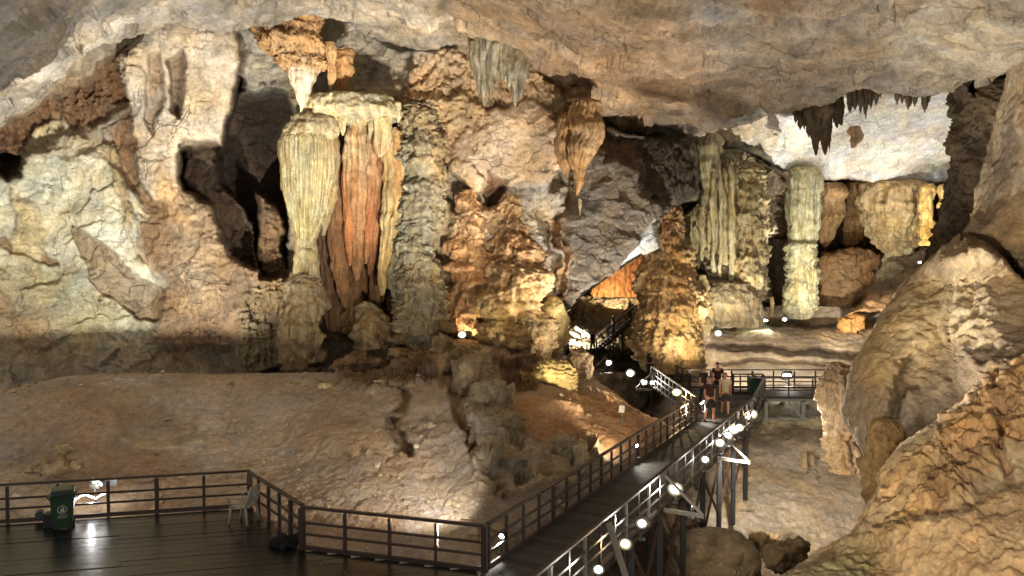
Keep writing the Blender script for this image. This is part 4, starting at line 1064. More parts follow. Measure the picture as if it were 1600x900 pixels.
for o in list(bpy.data.objects):
    if o.type == 'EMPTY' and o.parent is None:
        rel(o)
# ------------------------------------------------------------------ loose rocks
def boulder(name, px, py, d, wpx, hpx, col, label, seed, rough=.16, facet=.5, lay=0.0, mat=None, parent=None, rot=0, dep=.8, group=None, cat="boulder", sub=5):
    c = np.array(P(px, py, d)); s = np.array([wpx, 0, hpx]) * d / F / 2; s[1] = max(s[0], s[2]) * dep
    bm = bmesh.new(); bmesh.ops.create_icosphere(bm, subdivisions=sub, radius=1)
    V = np.array([v.co[:] for v in bm.verts]); Q = np.array([[v.index for v in f.verts] for f in bm.faces]); bm.free()
    n = V / np.linalg.norm(V, axis=1, keepdims=True)
    box = n / (np.abs(n) ** 4).sum(1, keepdims=True) ** .25
    V = n * .45 + box * .5
    Pw = V * s
    if rot:
        a = R(rot); x, z = Pw[:, 0].copy(), Pw[:, 2].copy(); Pw[:, 0] = x*math.cos(a) - z*math.sin(a); Pw[:, 2] = x*math.sin(a) + z*math.cos(a)
    sz = s.max(); q = Pw + seed * 5.1
    v, e = facets(q, sz * .9, seed); v2, e2 = facets(q, sz * .35, seed + 3)
    h = facet * (v * .35 + v2 * .3) + rough * sz * fbm(q, sz * .5, 5, 400 + seed, .55) * 1.2
    if lay:
        z = (q[:, 2] + q[:, 0] * .35) / (sz * .2) + fbm(q, sz * .6, 3, 410 + seed) * 1.2
        fr = z - np.floor(z); h = h + lay * sz * ((1 - fr) * sstep(0, .2, fr) - .4)
    Pw = Pw + n * h[:, None] + c
    cc = np.broadcast_to(lin(col), Pw.shape) * (1 + .35 * fbm(Pw, sz * .6, 5, 420 + seed, .6))[:, None]
    o = mesh_np(name, Pw, Q, mat or M_ROCK, np.clip(cc, .01, .8), parent)
    if label: tag(o, label, cat, group)
    return o

GB = "loose rocks lying on the mound"
boulder("striped_boulder", 866, 592, 27.2, 74, 62, (196,172,112), "pale yellow striped boulder lying on the orange slope", 1, rough=.05, facet=.15, lay=.34, rot=-22)
boulder("boulder", 824, 604, 27.6, 52, 46, (176,142,86), "brown rounded boulder leaning on the striped one", 2, facet=.3)
boulder("boulder", 1116, 872, 20.5, 140, 84, (120,104,80), "large flat-topped boulder below the walkway", 3, rough=.08, facet=.3)
boulder("boulder", 905, 570, 28.5, 40, 50, (120,100,74), "grey-green boulder behind the striped one", 4, facet=.4)
boulder("stone_block", 98, 702, 20.8, 24, 16, (204,184,140), "pale square stone block on the mound above the bin", 5, facet=.25, group=GB, cat="rock", sub=3)
boulder("stone_slab", 82, 728, 20, 52, 22, (176,152,116), "jagged stone slab lying just below the square block", 6, facet=.6, lay=.1, group=GB, cat="rock", sub=4)
boulder("stone", 121, 726, 19.9, 18, 14, (196,170,130), "small rounded stone right of the jagged slab", 7, facet=.3, group=GB, cat="rock", sub=3)
boulder("stone_slab", 508, 603, 26.2, 26, 10, (206,190,140), "thin pale slab lying on the crest of the mound", 8, facet=.3, group=GB, cat="rock", sub=3)
rocks = [
 (700,512,31,30,22,(150,122,84),"knobby brown rock at the foot of the ribbed column"), (690,545,30.2,38,44,(160,140,104),"knobby grey rock on top of the ridge"),
 (728,560,30,44,40,(168,146,108),"grey-brown rock in the middle of the ridge top"), (640,560,29.6,70,26,(140,114,80),"flat brown rock left of the ridge"),
 (560,572,29,80,24,(128,104,76),"long low brown rock ledge in front of the draperies"), (612,532,30.6,40,16,(120,98,72),"dark flat rock under the layered stalagmite"),
 (470,578,29,60,18,(104,86,64),"dark flat rock at the foot of the pedestal"), (632,590,28.2,34,16,(196,176,130),"pale pointed rock on the crest left of the gap"),
 (770,585,28,60,28,(108,84,58),"dark slanting rock between ridge and orange slope"), (800,566,29,50,18,(150,130,100),"slanting pale-edged slab behind the brown boulder"),
 (790,704,22.4,44,34,(180,154,112),"tan rock in the pile below the orange slope"), (838,716,21.6,60,50,(170,150,118),"largest grey rock of the pile by the walkway"),
 (884,706,20.9,38,52,(176,160,130),"upright pale rock of the pile nearest the railing"), (846,764,19.6,58,36,(150,130,100),"low grey rock at the bottom of the pile"),
 (905,716,20.6,26,56,(214,196,160),"pale leaning slab against the walkway railing"), (776,742,21,40,40,(160,136,100),"brown rock at the left end of the pile"),
 (735,776,18.6,14,10,(190,168,130),"small pale stone on the slope above the corner post"), (650,697,20.4,9,8,(214,200,170),"tiny white stone in the middle of the slope"),
 (590,727,19.8,9,7,(206,190,160),"tiny pale stone below the dark crack"), (1066,812,22,60,50,(140,120,92),"square brown rock behind the large flat-topped boulder"),
 (1228,868,19.6,70,40,(110,90,64),"dark rock between the flat-topped boulder and the right ridge"), (1196,846,22,50,20,(150,124,90),"low brown rock on the sand floor"),
 (742,588,26.0,64,70,(168,150,120),"grey fractured rock at the top of the ridge beside the dark crack"), (766,628,23.6,70,70,(178,164,136),"pale grey fractured rock in the middle of the ridge"),
 (786,668,22.2,64,54,(172,156,126),"grey rock at the lower end of the ridge above the rock pile"), (752,668,22.4,46,62,(160,142,112),"brown-grey rock on the left flank of the ridge"),
 (716,566,28.2,40,50,(150,130,100),"brown-grey rock at the head of the dark crack"),
 (1330,506,44,40,26,(190,142,82),"orange rock at the left edge of the upper slope"),
]
for i, (x, y, d, w, h, c, lab) in enumerate(rocks):
    boulder("rock", x, y, d, w, h, c, lab, 20 + i, rough=.18, facet=.6, group="broken rocks of the ridge" if y < 800 else None, cat="rock", sub=5 if w > 30 else 3, rot=random.uniform(-14, 14))

# loose gravel and pebbles spread over the slope: more than one could count
def pebbles(name, src, n, zone, sz, col, label, seed):
    me = src.data; r_ = np.random.default_rng(seed)
    co = np.empty(len(me.vertices) * 3, np.float32); me.vertices.foreach_get("co", co); co = co.reshape(-1, 3) + np.array(src.location, np.float32)
    u = co[:, 0] / co[:, 1]; m = (u > zone[0]) & (u < zone[1]) & (co[:, 1] > zone[2]) & (co[:, 1] < zone[3])
    co = co[m]; clump = fbm(co, 2.2, 3, seed); w = np.clip(clump + .25, 0, 1) ** 2; w /= w.sum()
    pick = r_.choice(len(co), n, p=w)
    base = np.array([(0,0,1),(1,0,.2),(.3,.95,.1),(-.8,.6,.25),(-.8,-.6,.1),(.3,-.95,.2),(0,0,-.6)]); tri = [(0,1,2),(0,2,3),(0,3,4),(0,4,5),(0,5,1),(6,2,1),(6,3,2),(6,4,3),(6,5,4),(6,1,5)]
    V = []; Q = []; Cc = []
    for k, i in enumerate(pick):
        s_ = sz * r_.pareto(2.2) * .5 + sz * .4; s_ = min(s_, sz * 5)
        b = base * (1 + r_.uniform(-.3, .3, base.shape)); a = r_.uniform(0, 6.28)
        x = b[:, 0] * math.cos(a) - b[:, 1] * math.sin(a); y = b[:, 0] * math.sin(a) + b[:, 1] * math.cos(a)
        V.append(np.stack([x, y * .9, b[:, 2] * r_.uniform(.4, .9)], -1) * s_ + co[i] + np.array([0, r_.uniform(-.05, .05), s_ * .2])); Q += [tuple(7 * k + v for v in t_) for t_ in tri]
        Cc.append(np.broadcast_to(lin(col) * r_.uniform(.55, 1.25), (7, 3)))
    o = mesh_np(name, np.vstack(V), Q, M_DIRT, np.vstack(Cc), smooth=False)
    tag(o, label, None, None, "stuff")
pebbles("gravel", earth_mound, 1500, (-.72, .12, 15.5, 27), .05, (186, 166, 136), "loose gravel and small stones strewn over the sandy mound", 5)
pebbles("floor_gravel", cave_floor, 500, (.2, .5, 20, 32), .05, (176, 156, 124), "small stones scattered on the sand floor beside the walkway", 6)
# ------------------------------------------------------------------ platform, walkway, landing
def plank_field(name_root, outline, direction, w, mat, seg_len, label, thick=.05, gap=.012, z=0.0, pname="plank"):
    "boards laid along `direction`, cut to the outline; each board is an object of its own"
    root = empty(name_root, (outline[0][0], outline[0][1], z)); root["kind"] = "structure"; root["label"] = label
    dx = Vector((direction[0], direction[1], 0)).normalized(); dy = Vector((-dx.y, dx.x, 0))
    pts = [(Vector((p[0], p[1], 0)).dot(dx), Vector((p[0], p[1], 0)).dot(dy)) for p in outline]
    y0 = min(p[1] for p in pts); y1 = max(p[1] for p in pts)
    rr = random.Random(5)
    n = int((y1 - y0) / w)
    for i in range(n):
        yc = y0 + (i + .5) * w
        xs = []
        for k in range(len(pts)):
            (ax, ay), (bx, by) = pts[k], pts[(k + 1) % len(pts)]
            if (ay > yc) != (by > yc): xs.append(ax + (yc - ay) / (by - ay) * (bx - ax))
        xs.sort()
        for a, b in zip(xs[::2], xs[1::2]):
            x = a
            first = True
            while x < b - .02:
                L = seg_len * rr.uniform(.75, 1.2) if seg_len < 90 else 999
                if first: L *= rr.uniform(.3, 1); first = False
                e = min(b, x + L)
                if b - e < .4: e = b
                m = MB(); c = dx * ((x + e) / 2) + dy * yc
                zz = z - thick / 2 + rr.uniform(-.004, .004)
                M = Matrix((dx, dy, Vector((0, 0, 1)))).transposed()
                M = M @ Matrix.Rotation(rr.uniform(-.004, .004), 3, 'X')
                m.box((0, 0, 0), (e - x - gap * .6, w - gap, thick), M)
                o = m.build(pname, mat, root, loc=(0, 0, 0))
                o.location = Vector((c.x, c.y, zz)) - root.location
                x = e
    return root

pa, pb, pc, pd_ = G(-420, 846), G(391, 792), G(472, 858), G(757, 893)
near_y = 10.5
bdir = (G(1088, 658) - pd_); bdir.z = 0; blen = bdir.length; bdir.normalize()
bn = Vector((bdir.y, -bdir.x, 0))                # towards the right hand side
BW = 1.9
plat = [pa, pb, pc, pd_, pd_ - bdir * 4.2, Vector((pa.x, near_y, 0))]
plank_field("platform_deck", plat, (pb - pa), .26, M_DECK, 3.4, "dark wet boards of the viewing platform")
wl0 = pd_ - bdir * 4.0; wl1 = pd_ + bdir * (blen + .2)
plank_field("walkway_deck", [wl0 + bn * .01, wl1 + bn * .01, wl1 + bn * BW, wl0 + bn * BW], bn, .2, M_WALK, 999, "grey cross boards of the long walkway", pname="plank")
# landing across the far end, joined to the walkway
lc0, lc1 = G(1040, 606), G(1400, 606)
l_back = 35.4; l_front = 32.9
land = [Vector((wl1.x + .05, wl1.y, 0)), Vector((wl1.x + .4, 31.0, 0)) , Vector((7.6, 34.2, 0)), Vector((8.6, l_back, 0)), Vector((15.6, l_back, 0)), Vector((15.6, l_front, 0)),
        Vector((11.3, l_front, 0)), Vector((10.6, 31.0, 0)), wl1 + bn * BW + bdir * .05]
plank_field("landing_deck", land, (1, 0), .24, M_WALK, 999, "grey boards of the landing at the far end of the walkway")
# path leading on to the left, and the stairs behind
fp = [Vector((7.0, 35.2, 0)), Vector((8.5, 35.9, 0)), Vector((7.2, 43.0, -.3)), Vector((5.6, 42.4, -.3))]

M_RAIL = plain("rail_paint", (58, 41, 32), .5, 0, .25, 8)
M_RAILG = plain("pale_lit_rail", (112, 104, 90), .5, 0, .3, 6)  # paler rail tone: lamp light on the right railing put into the colour

def railing(pts, label, mat, spacing=.95, heights=(.57, .33), top=.9, low=None, post=.06, end_post=.11, ends=(True, True), bottom=True, name="railing", tw=.09, mw=.045, grp="railings of the walkway and platform", mats=None):
    pts = [Vector(p) for p in pts]
    root = empty(name, pts[0], label, "railing", grp)
    loc = root.location.copy()
    def par(m, nm, mm):
        m.v = [tuple(Vector(v) - loc) for v in m.v]; return m.build(nm, mm, root, loc=(0, 0, 0))
    for s in range(len(pts) - 1):
        a, b = pts[s], pts[s + 1]; L = (b - a).length; n = max(1, round(L / spacing)); u = Vector((0, 0, 1))
        for i in range(n + 1):
            if s > 0 and i == 0: continue
            p = a + (b - a) * (i / n)
            isend = (s == 0 and i == 0 and ends[0]) or (s == len(pts) - 2 and i == n and ends[1]) or (i == n and s < len(pts) - 2)
            w = end_post if isend else (post * 1.35 if i % 4 == 0 else post)
            hh = top + .0 if isend else top - .03
            mm = mats[i % len(mats)] if mats else mat
            par(MB().bar(p - u * .12, p + u * (hh - .023), w, w, up=(b - a)), "post", mm)
        par(MB().bar(a + u * top, b + u * top, tw, .045), "top_rail", mat)
        for h in heights:
            par(MB().bar(a + u * h, b + u * h, mw, mw), "mid_rail", mat)
        if bottom:
            par(MB().bar(a + u * .045, b + u * .045, .05, .09), "bottom_rail", mat)
    return root

ins = .05
railing([pa, pb], "long dark railing at the back of the platform behind the bin", M_RAIL, 1.02)
railing([pb + Vector((.02, -.12, 0)), pc + Vector((-.02, .12, 0))], "short angled railing stretch of the platform beside the plastic chair", M_RAIL, .62, ends=(False, False), bottom=False)
railing([pc, pd_], "dark railing along the front edge of the platform left of the walkway entrance", M_RAIL, 1.0)
L0 = pd_ + bdir * .14 - bn * 0; L1 = pd_ + bdir * blen
railing([L0, L1], "left railing of the long walkway, warm brown posts", M_RAIL, .74, ends=(False, True), post=.055)
R0 = wl0 + bn * (BW - .0); R1 = L1 + bn * BW + bdir * .6
railing([R0, R1], "right railing of the long walkway, some posts in a paler lamplit tone", M_RAIL, .74, ends=(True, True), post=.05, mats=[M_RAIL, M_RAILG, M_RAIL, M_RAIL, M_RAILG])
railing([L1 + bdir * .05, Vector((6.95, 36.6, 0))], "low rail of the path turning left behind the walkway end", M_RAILG, .8, ends=(False, True))
railing([Vector((15.6, l_back, 0)), Vector((8.55, l_back, 0))], "back railing of the far landing against the terraced floor", M_RAIL, 1.02)
railing([Vector((8.5, l_back + .05, 0)), Vector((7.45, 40.5, -.1))], "dark railing running back from the landing corner past the golden stalagmite", M_RAIL, .62, ends=(False, True))
railing([R1 + Vector((.08, .1, 0)), Vector((11.3, l_front, 0)), Vector((15.6, l_front, 0))], "front railing of the far landing with a pale bottom rail", M_RAIL, 1.1, ends=(False, True))
railing([Vector((10.2, 34.0, 0)), Vector((11.6, 34.0, 0))], "short railing standing in the middle of the landing behind the walkers", M_RAIL, .35)

def group_bars(root, name, bars, mat, sec=.09):
    loc = root.location
    for a, b in bars:
        m = MB().bar(Vector(a), Vector(b), sec, sec); m.v = [tuple(Vector(v) - loc) for v in m.v]
        m.build(name, mat, root, loc=(0, 0, 0))

# ---- carrying frame under the walkway
t = empty("walkway_frame", pd_ + Vector((0, 0, -3)), "dark timber trestle frame carrying the long walkway", "trestle")
pst, brc, beam, outr = [], [], [], []
zf = lambda p: np.interp(p.y, [10, 14, 18, 23, 28, 31], [-3.6, -4.6, -4.2, -3.4, -2.6, -1.6])
n = 9
prev = None
for i in range(n + 1):
    p = pd_ + bdir * (-3 + (blen + 3) * i / n)
    a = p + bn * .12; b = p + bn * (BW - .06)
    pst += [(a + Vector((0, 0, -.12)), Vector((a.x, a.y, zf(a)))), (b + Vector((0, 0, -.12)), Vector((b.x, b.y, zf(b))))]
    beam.append((a + Vector((0, 0, -.22)), b + Vector((0, 0, -.22))))
    if prev is not None:
        q = prev
        brc += [(q + Vector((0, 0, -.3)), Vector((b.x, b.y, zf(b) * .62))), (b + Vector((0, 0, -.3)), Vector((q.x, q.y, zf(q) * .62)))]
    prev = b
group_bars(t, "post", pst, M_BLACK, .13); group_bars(t, "brace", brc, M_RAIL, .06); group_bars(t, "cross_beam", beam, M_BLACK, .12)
for s in (.1, BW - .08):
    group_bars(t, "stringer", [(wl0 + bn * s + Vector((0, 0, -.14)), wl1 + bn * s + Vector((0, 0, -.14)))], M_BLACK, .14)
for k in (5.3, 10.8):
    p = pd_ + bdir * k + bn * (BW + .03)
    q = p + bn * 1.0
    outr += [(p + Vector((0, 0, -.06)), q + Vector((0, 0, -.06)))]
    group_bars(t, "outrigger", [(p + bn * .03 + Vector((0, 0, -.03)), q + Vector((0, 0, -.03)))], M_GALV, .09)
    group_bars(t, "strut", [(p + bn * .05 + Vector((0, 0, .82)), q - bn * .06 + Vector((0, 0, .03)))], M_GALV, .06)
p = pd_ + bdir * 1.6 + bn * (BW + .05)
group_bars(t, "diagonal_prop", [(p + Vector((0, 0, .8)), p + bn * 1.3 - bdir * .3 + Vector((0, 0, -2.4)))], M_GALV, .09)

t = empty("landing_frame", Vector((13, l_front, -1)), "pale grey timber frame of posts and beams under the far landing", "trestle")
bars = []
for x in (11.35, 13.0, 14.7):
    bars.append((Vector((x, l_front - .03, -.1)), Vector((x, l_front - .03, -1.15))))
    bars.append((Vector((x, l_back - .1, -.1)), Vector((x, l_back - .1, -.7))))
group_bars(t, "post", bars, M_GALV, .16)
group_bars(t, "beam", [(Vector((11.2, l_front - .05, -.1)), Vector((15.7, l_front - .05, -.1))), (Vector((11.2, l_front - .04, -.95)), Vector((15.7, l_front - .04, -.95)))], M_GALV, .12)
group_bars(t, "brace", [(Vector((12.35, l_front - .05, -.15)), Vector((12.95, l_front - .05, -.9))), (Vector((14.0, l_front - .05, -.15)), Vector((14.65, l_front - .05, -.9)))], M_GALV, .09)

# ---- path into the passage and the stairs
plank_field("path_deck", [Vector((6.9, 35.3)), Vector((8.45, 35.5)), Vector((7.35, 45)), Vector((5.9, 45))], (1, 0), .3, M_WALK, 999, "boards of the path leading left into the passage")
t = empty("staircase", P(950, 548, 58), "dark wooden staircase climbing to the right inside the passage", "staircase")
loc = t.location.copy()
s0, s1 = P(930, 548, 58), P(992, 496, 58)
for i in range(16):
    c = s0 + (s1 - s0) * (i / 15)
    m = MB().box(tuple(c - loc), (.34, 1.4, .05)); m.build("tread", M_WALK, t, loc=(0, 0, 0))
for dy in (-.75, .75):
    o_ = Vector((0, dy, 0))
    for nm, dz, w in (("stringer", -.1, .16), ("handrail", 1.0, .1), ("mid_rail", .55, .06)):
        m = MB().bar(s0 + o_ + Vector((0, 0, dz)) - loc, s1 + o_ + Vector((0, 0, dz)) - loc, w); m.build(nm, M_RAIL, t, loc=(0, 0, 0))
    for i in range(8):
        c = s0 + (s1 - s0) * (i / 7) + o_ - loc
        MB().bar(c, c + Vector((0, 0, 1.0)), .07).build("baluster", M_RAIL, t, loc=(0, 0, 0))
group_bars(t, "leg", [(s0 + (s1 - s0) * f + Vector((0, -.7, -.1)), s0 + (s1 - s0) * f + Vector((0, -.7, -3.6))) for f in (.35, .65, .95)], M_RAIL, .12)
railing([P(888, 552, 57), P(932, 552, 57)], "small railing at the foot of the far staircase", M_RAIL, .8, grp=None)

# floor and rocks of the passage
rows = [[(x, y, d) for x in (840, 880, 920, 960, 1000, 1040)] for y, d in ((680, 44), (620, 48), (585, 54), (560, 57), (545, 60), (525, 62), (500, 65), (478, 68), (466, 69), (462, 70))]
passage_floor = sheet("passage_floor", rows, 120, 160, (170, 150, 112), [Poly([(888, 462), (1000, 462), (1000, 478), (888, 478)], col=(190, 170, 130), soft=6)], M_DIRT, dict(rough=.35, ledge=.5, facet=.3), 9)
for i, (x, y, w, h, rot) in enumerate([(898, 522, 20, 7, 30), (908, 516, 22, 7, 34), (918, 522, 24, 6, 38), (893, 534, 14, 10, 0), (904, 537, 14, 10, 0)]):
    boulder("rock", x, y, 60.5, w, h, (206, 196, 166), ["pale slanting slab in the passage, lowest left of three", "pale slanting slab in the passage, topmost of three", "pale slanting slab in the passage, next to the stair foot", "pale round rock behind the far railing, left", "pale round rock behind the far railing, right"][i], 70 + i, facet=.5, rot=-rot, cat="rock", sub=3, group="pale rocks in the passage")

for i, (q, lab) in enumerate([([(994, 609, 36), (1019, 609, 36), (1022, 580, 36)], "white triangular timber bracket with lamps beside the path rail"),
                              ([(927, 578, 40), (946, 577, 40), (947, 557, 40)], "white triangular timber bracket at the passage mouth")]):
    a, b, c = [P(*v) for v in q]
    t = empty("timber_bracket", b, lab, "bracket", "timber brackets carrying lamps")
    group_bars(t, "beam", [(a, b)], M_GALV, .1); group_bars(t, "strut", [(a + Vector((0, 0, .08)), c)], M_GALV, .08); group_bars(t, "post", [(b + Vector((0, 0, .06)), c + Vector((0, 0, .05)))], M_GALV, .08)
    group_bars(t, "leg", [(b - Vector((0, 0, .06)), b - Vector((0, 0, 2.6)))], M_BLACK, .1)
# ------------------------------------------------------------------ lamps
M_LENS_W = glow("white_lens", (1.0, .96, .88), 26)
M_LENS_Y = glow("warm_lens", (1.0, .80, .42), 24)
M_HOUSE = plain("lamp_housing", (60, 60, 58), .45, .4, .15, 8)
GL = "small floodlights along the walkway"

def floodlight(px, py, d, aim, label, w=60, warm=False, s=.11, grp=GL, pole=.35, ang=120, col=None, name="floodlight"):
    s *= .74; w *= .75
    p = P(px, py, d); aim = Vector(aim).normalized()
    root = empty(name, p - Vector((0, 0, pole)), label, "floodlight", grp)
    up = Vector((0, 0, 1)); x = aim.cross(up)
    x = x.normalized() if x.length > .05 else Vector((1, 0, 0)); z = x.cross(aim)
    M = Matrix((x, aim, z)).transposed()
    c = Vector((0, 0, pole))
    m = MB().box(c - aim * s * .75, (s * 2.5, s * .8, s * 1.9), M)
    m.build("housing", M_HOUSE, root, bevel=s * .18, loc=(0, 0, 0))
    fr = MB(); nn = 16
    vs = [c + M @ Vector((math.cos(2*math.pi*q/nn) * r_ * s, y_ * s, math.sin(2*math.pi*q/nn) * r_ * s * .85)) for r_, y_ in ((1.0, -.25), (1.75, .25), (1.8, .2)) for q in range(nn)]
    fr.add(vs, [(r_*nn + q, r_*nn + (q+1) % nn, (r_+1)*nn + (q+1) % nn, (r_+1)*nn + q) for r_ in (0, 1) for q in range(nn)])
    fr.build("reflector", M_STEEL, root, True, loc=(0, 0, 0))
    bm = bmesh.new(); bmesh.ops.create_uvsphere(bm, u_segments=14, v_segments=8, radius=1)
    me = bpy.data.meshes.new("lens")
    for v in bm.verts: v.co = M @ Vector((v.co.x * s * 1.05, v.co.y * s * .5, v.co.z * s * .85))
    bm.to_mesh(me); bm.free(); me.polygons.foreach_set("use_smooth", [True] * len(me.polygons))
    me.materials.append(M_LENS_Y if warm else M_LENS_W)
    l = link(bpy.data.objects.new("lens", me), root); l.location = c - aim * s * .2
    MB().tube([(0, 0, 0), tuple(c - Vector((0, 0, s * .9)) - aim * s * .75)], .018, 6).build("pole", M_HOUSE, root, loc=(0, 0, 0))
    MB().box((0, 0, .01), (.14, .14, .02)).build("foot_plate", M_HOUSE, root, loc=(0, 0, 0))
    if w:
        sp_ = spot(p + aim * s * .6, p + aim * 5, w, col or (WARM if warm else (1.0, .95, .88)), ang, .5, s * .8)
    return root

RT = Vector((.8, -.5, -.25)); TOCAM = lambda px, py, d: Vector((0, 0, 6)) - P(px, py, d)
def fl(px, py, d, label, aim=None, **k):
    return floodlight(px, py, d, aim if aim is not None else TOCAM(px, py, d) + Vector((0, 0, -3)), label, **k)
fl(783, 838, 14.95, "white floodlight tied to the first posts of the left walkway railing", aim=(-.5, -.6, -.25), w=80, s=.08)
fl(935, 890, 13.7, "lowest white floodlight beside the right railing at the frame's bottom", w=60, s=.09)
fl(977, 850, 14.9, "warm yellow floodlight on a thin pole beside the right railing", w=90, warm=True, s=.11, pole=2.6)
fl(1003, 818, 15.7, "white oval floodlight hanging under the right railing", w=60, s=.10)
fl(1055, 764, 18.0, "brightest white floodlight on an outrigger in the middle of the walkway", w=170, s=.15)
fl(1080, 789, 18.6, "white floodlight just below and right of the brightest one", w=60, s=.12, aim=(.7, .2, -.3))
fl(1102, 718, 20.6, "small white floodlight standing alone below the right railing", w=24, s=.10)
fl(1125, 692, 22.5, "white floodlight, nearest of the close row under the railing", w=28, s=.13)
fl(1137, 680, 23.6, "white floodlight, second of the close row under the railing", w=24, s=.12)
fl(1146, 671, 24.4, "white floodlight, third of the close row by the triangular bracket", w=28, s=.14)
fl(1155, 668, 25.2, "warm floodlight above the triangular bracket", w=50, warm=True, s=.12)
fl(1175, 647, 27.6, "large warm floodlight at the far right corner of the walkway", w=120, warm=True, s=.16)
fl(1168, 652, 27.2, "small warm floodlight touching the large corner one", w=30, warm=True, s=.09)
fl(995, 697, 21.9, "white floodlight between posts of the left walkway railing", w=70, s=.09, aim=(.5, -.4, -.5))
fl(1098, 630, 27.9, "white floodlight at the walkers' feet by the left railing", w=200, s=.15, aim=(.6, -.3, -.8))
fl(1057, 613, 30.5, "warm floodlight with a strong beam left of the walkway end", w=260, warm=True, s=.17)
fl(985, 583, 37, "round white floodlight over the dark pit left of the walkway", w=130, s=.2)
fl(1006, 597, 36, "white floodlight on the small bracket by the path, lower one", w=90, s=.17)
fl(1020, 598, 36, "white floodlight on the small bracket by the path, right one", w=60, s=.14)
fl(1040, 578, 37.5, "white floodlight behind the path rail at the golden stalagmite's foot", w=110, s=.17)
fl(951, 567, 40, "white floodlight on the left bracket at the passage mouth", w=110, s=.17)
fl(1230, 588, 36.4, "white strip of light on the terrace edge right behind the landing railing", w=120, s=.26, aim=(0, -.5, -.6), grp="lamps on the cave floor")
fl(1122, 521, 41, "bluish white floodlight in front of the organ pipes", w=60, s=.17, grp="lamps on the cave floor")
fl(1172, 503, 44, "bluish white floodlight, left one of two above the pale slab", w=60, s=.17, grp="lamps on the cave floor", aim=(.3, -.5, -.8))
fl(1196, 501, 44, "bluish white floodlight, right one of two above the pale slab", w=60, s=.15, grp="lamps on the cave floor", aim=(-.2, -.5, -.8))
fl(1226, 499, 46, "tiny white lamp at the foot of the pale greenish column", w=20, s=.13, grp="lamps on the cave floor")
fl(1325, 494, 46, "tiny white lamp at the foot of the orange-brown mound", w=20, s=.13, grp="lamps on the cave floor")
fl(1363, 369, 51, "small white lamp in the dark gap of the right chamber, upper left one", w=0, s=.16, grp="lamps on the cave floor")
fl(1371, 376, 51, "small white lamp in the dark gap of the right chamber, lower right one", w=0, s=.16, grp="lamps on the cave floor")
fl(1466, 373, 43, "bluish lamp at the edge of the dark right pillar", w=10, s=.17, grp="lamps on the cave floor")
fl(1437, 410, 42, "tiny white lamp on the slope below the bright yellow column", w=5, s=.08, grp="lamps on the cave floor")
fl(912, 524, 56, "tiny white lamp by the far staircase", w=24, s=.2, grp="lamps on the cave floor")
fl(722, 523, 30.6, "small yellow lamp at the foot of the orange stalagmite", w=0, warm=True, s=.16, grp="lamps on the cave floor", pole=.2)

# round lamp and box beside the bin, lamp behind it
def sphere_lamp():
    p = P(62, 803, 17.05)
    root = empty("round_lamp", (p.x, p.y, 0), "round grey lamp head on a short foot left of the bin", "lamp")
    bm = bmesh.new(); bmesh.ops.create_uvsphere(bm, u_segments=18, v_segments=12, radius=.11); me = bpy.data.meshes.new("shade")
    for v in bm.verts: v.co.z += p.z
    bm.to_mesh(me); bm.free(); me.polygons.foreach_set("use_smooth", [True] * len(me.polygons)); me.materials.append(M_STEEL); link(bpy.data.objects.new("shade", me), root)
    MB().tube([(0, 0, 0), (0, 0, p.z - .08)], .03, 8).build("foot", M_HOUSE, root, loc=(0, 0, 0))
    MB().tube([(.03, -.06, p.z), (.07, -.12, p.z + .01)], [.085, .08], 14).build("rim", M_HOUSE, root, loc=(0, 0, 0))
sphere_lamp()
p = G(82, 822)
t = empty("small_box", p, "small dark box standing between the round lamp and the bin", "box")
MB().box((0, 0, .14), (.30, .24, .28), Matrix.Rotation(.12, 3, 'Z')).build("body", M_BLACK, t, bevel=.012, loc=(0, 0, 0))
MB().box((0, 0, .295), (.33, .27, .03), Matrix.Rotation(.12, 3, 'Z')).build("lid", M_BLACK, t, bevel=.008, loc=(0, 0, 0))

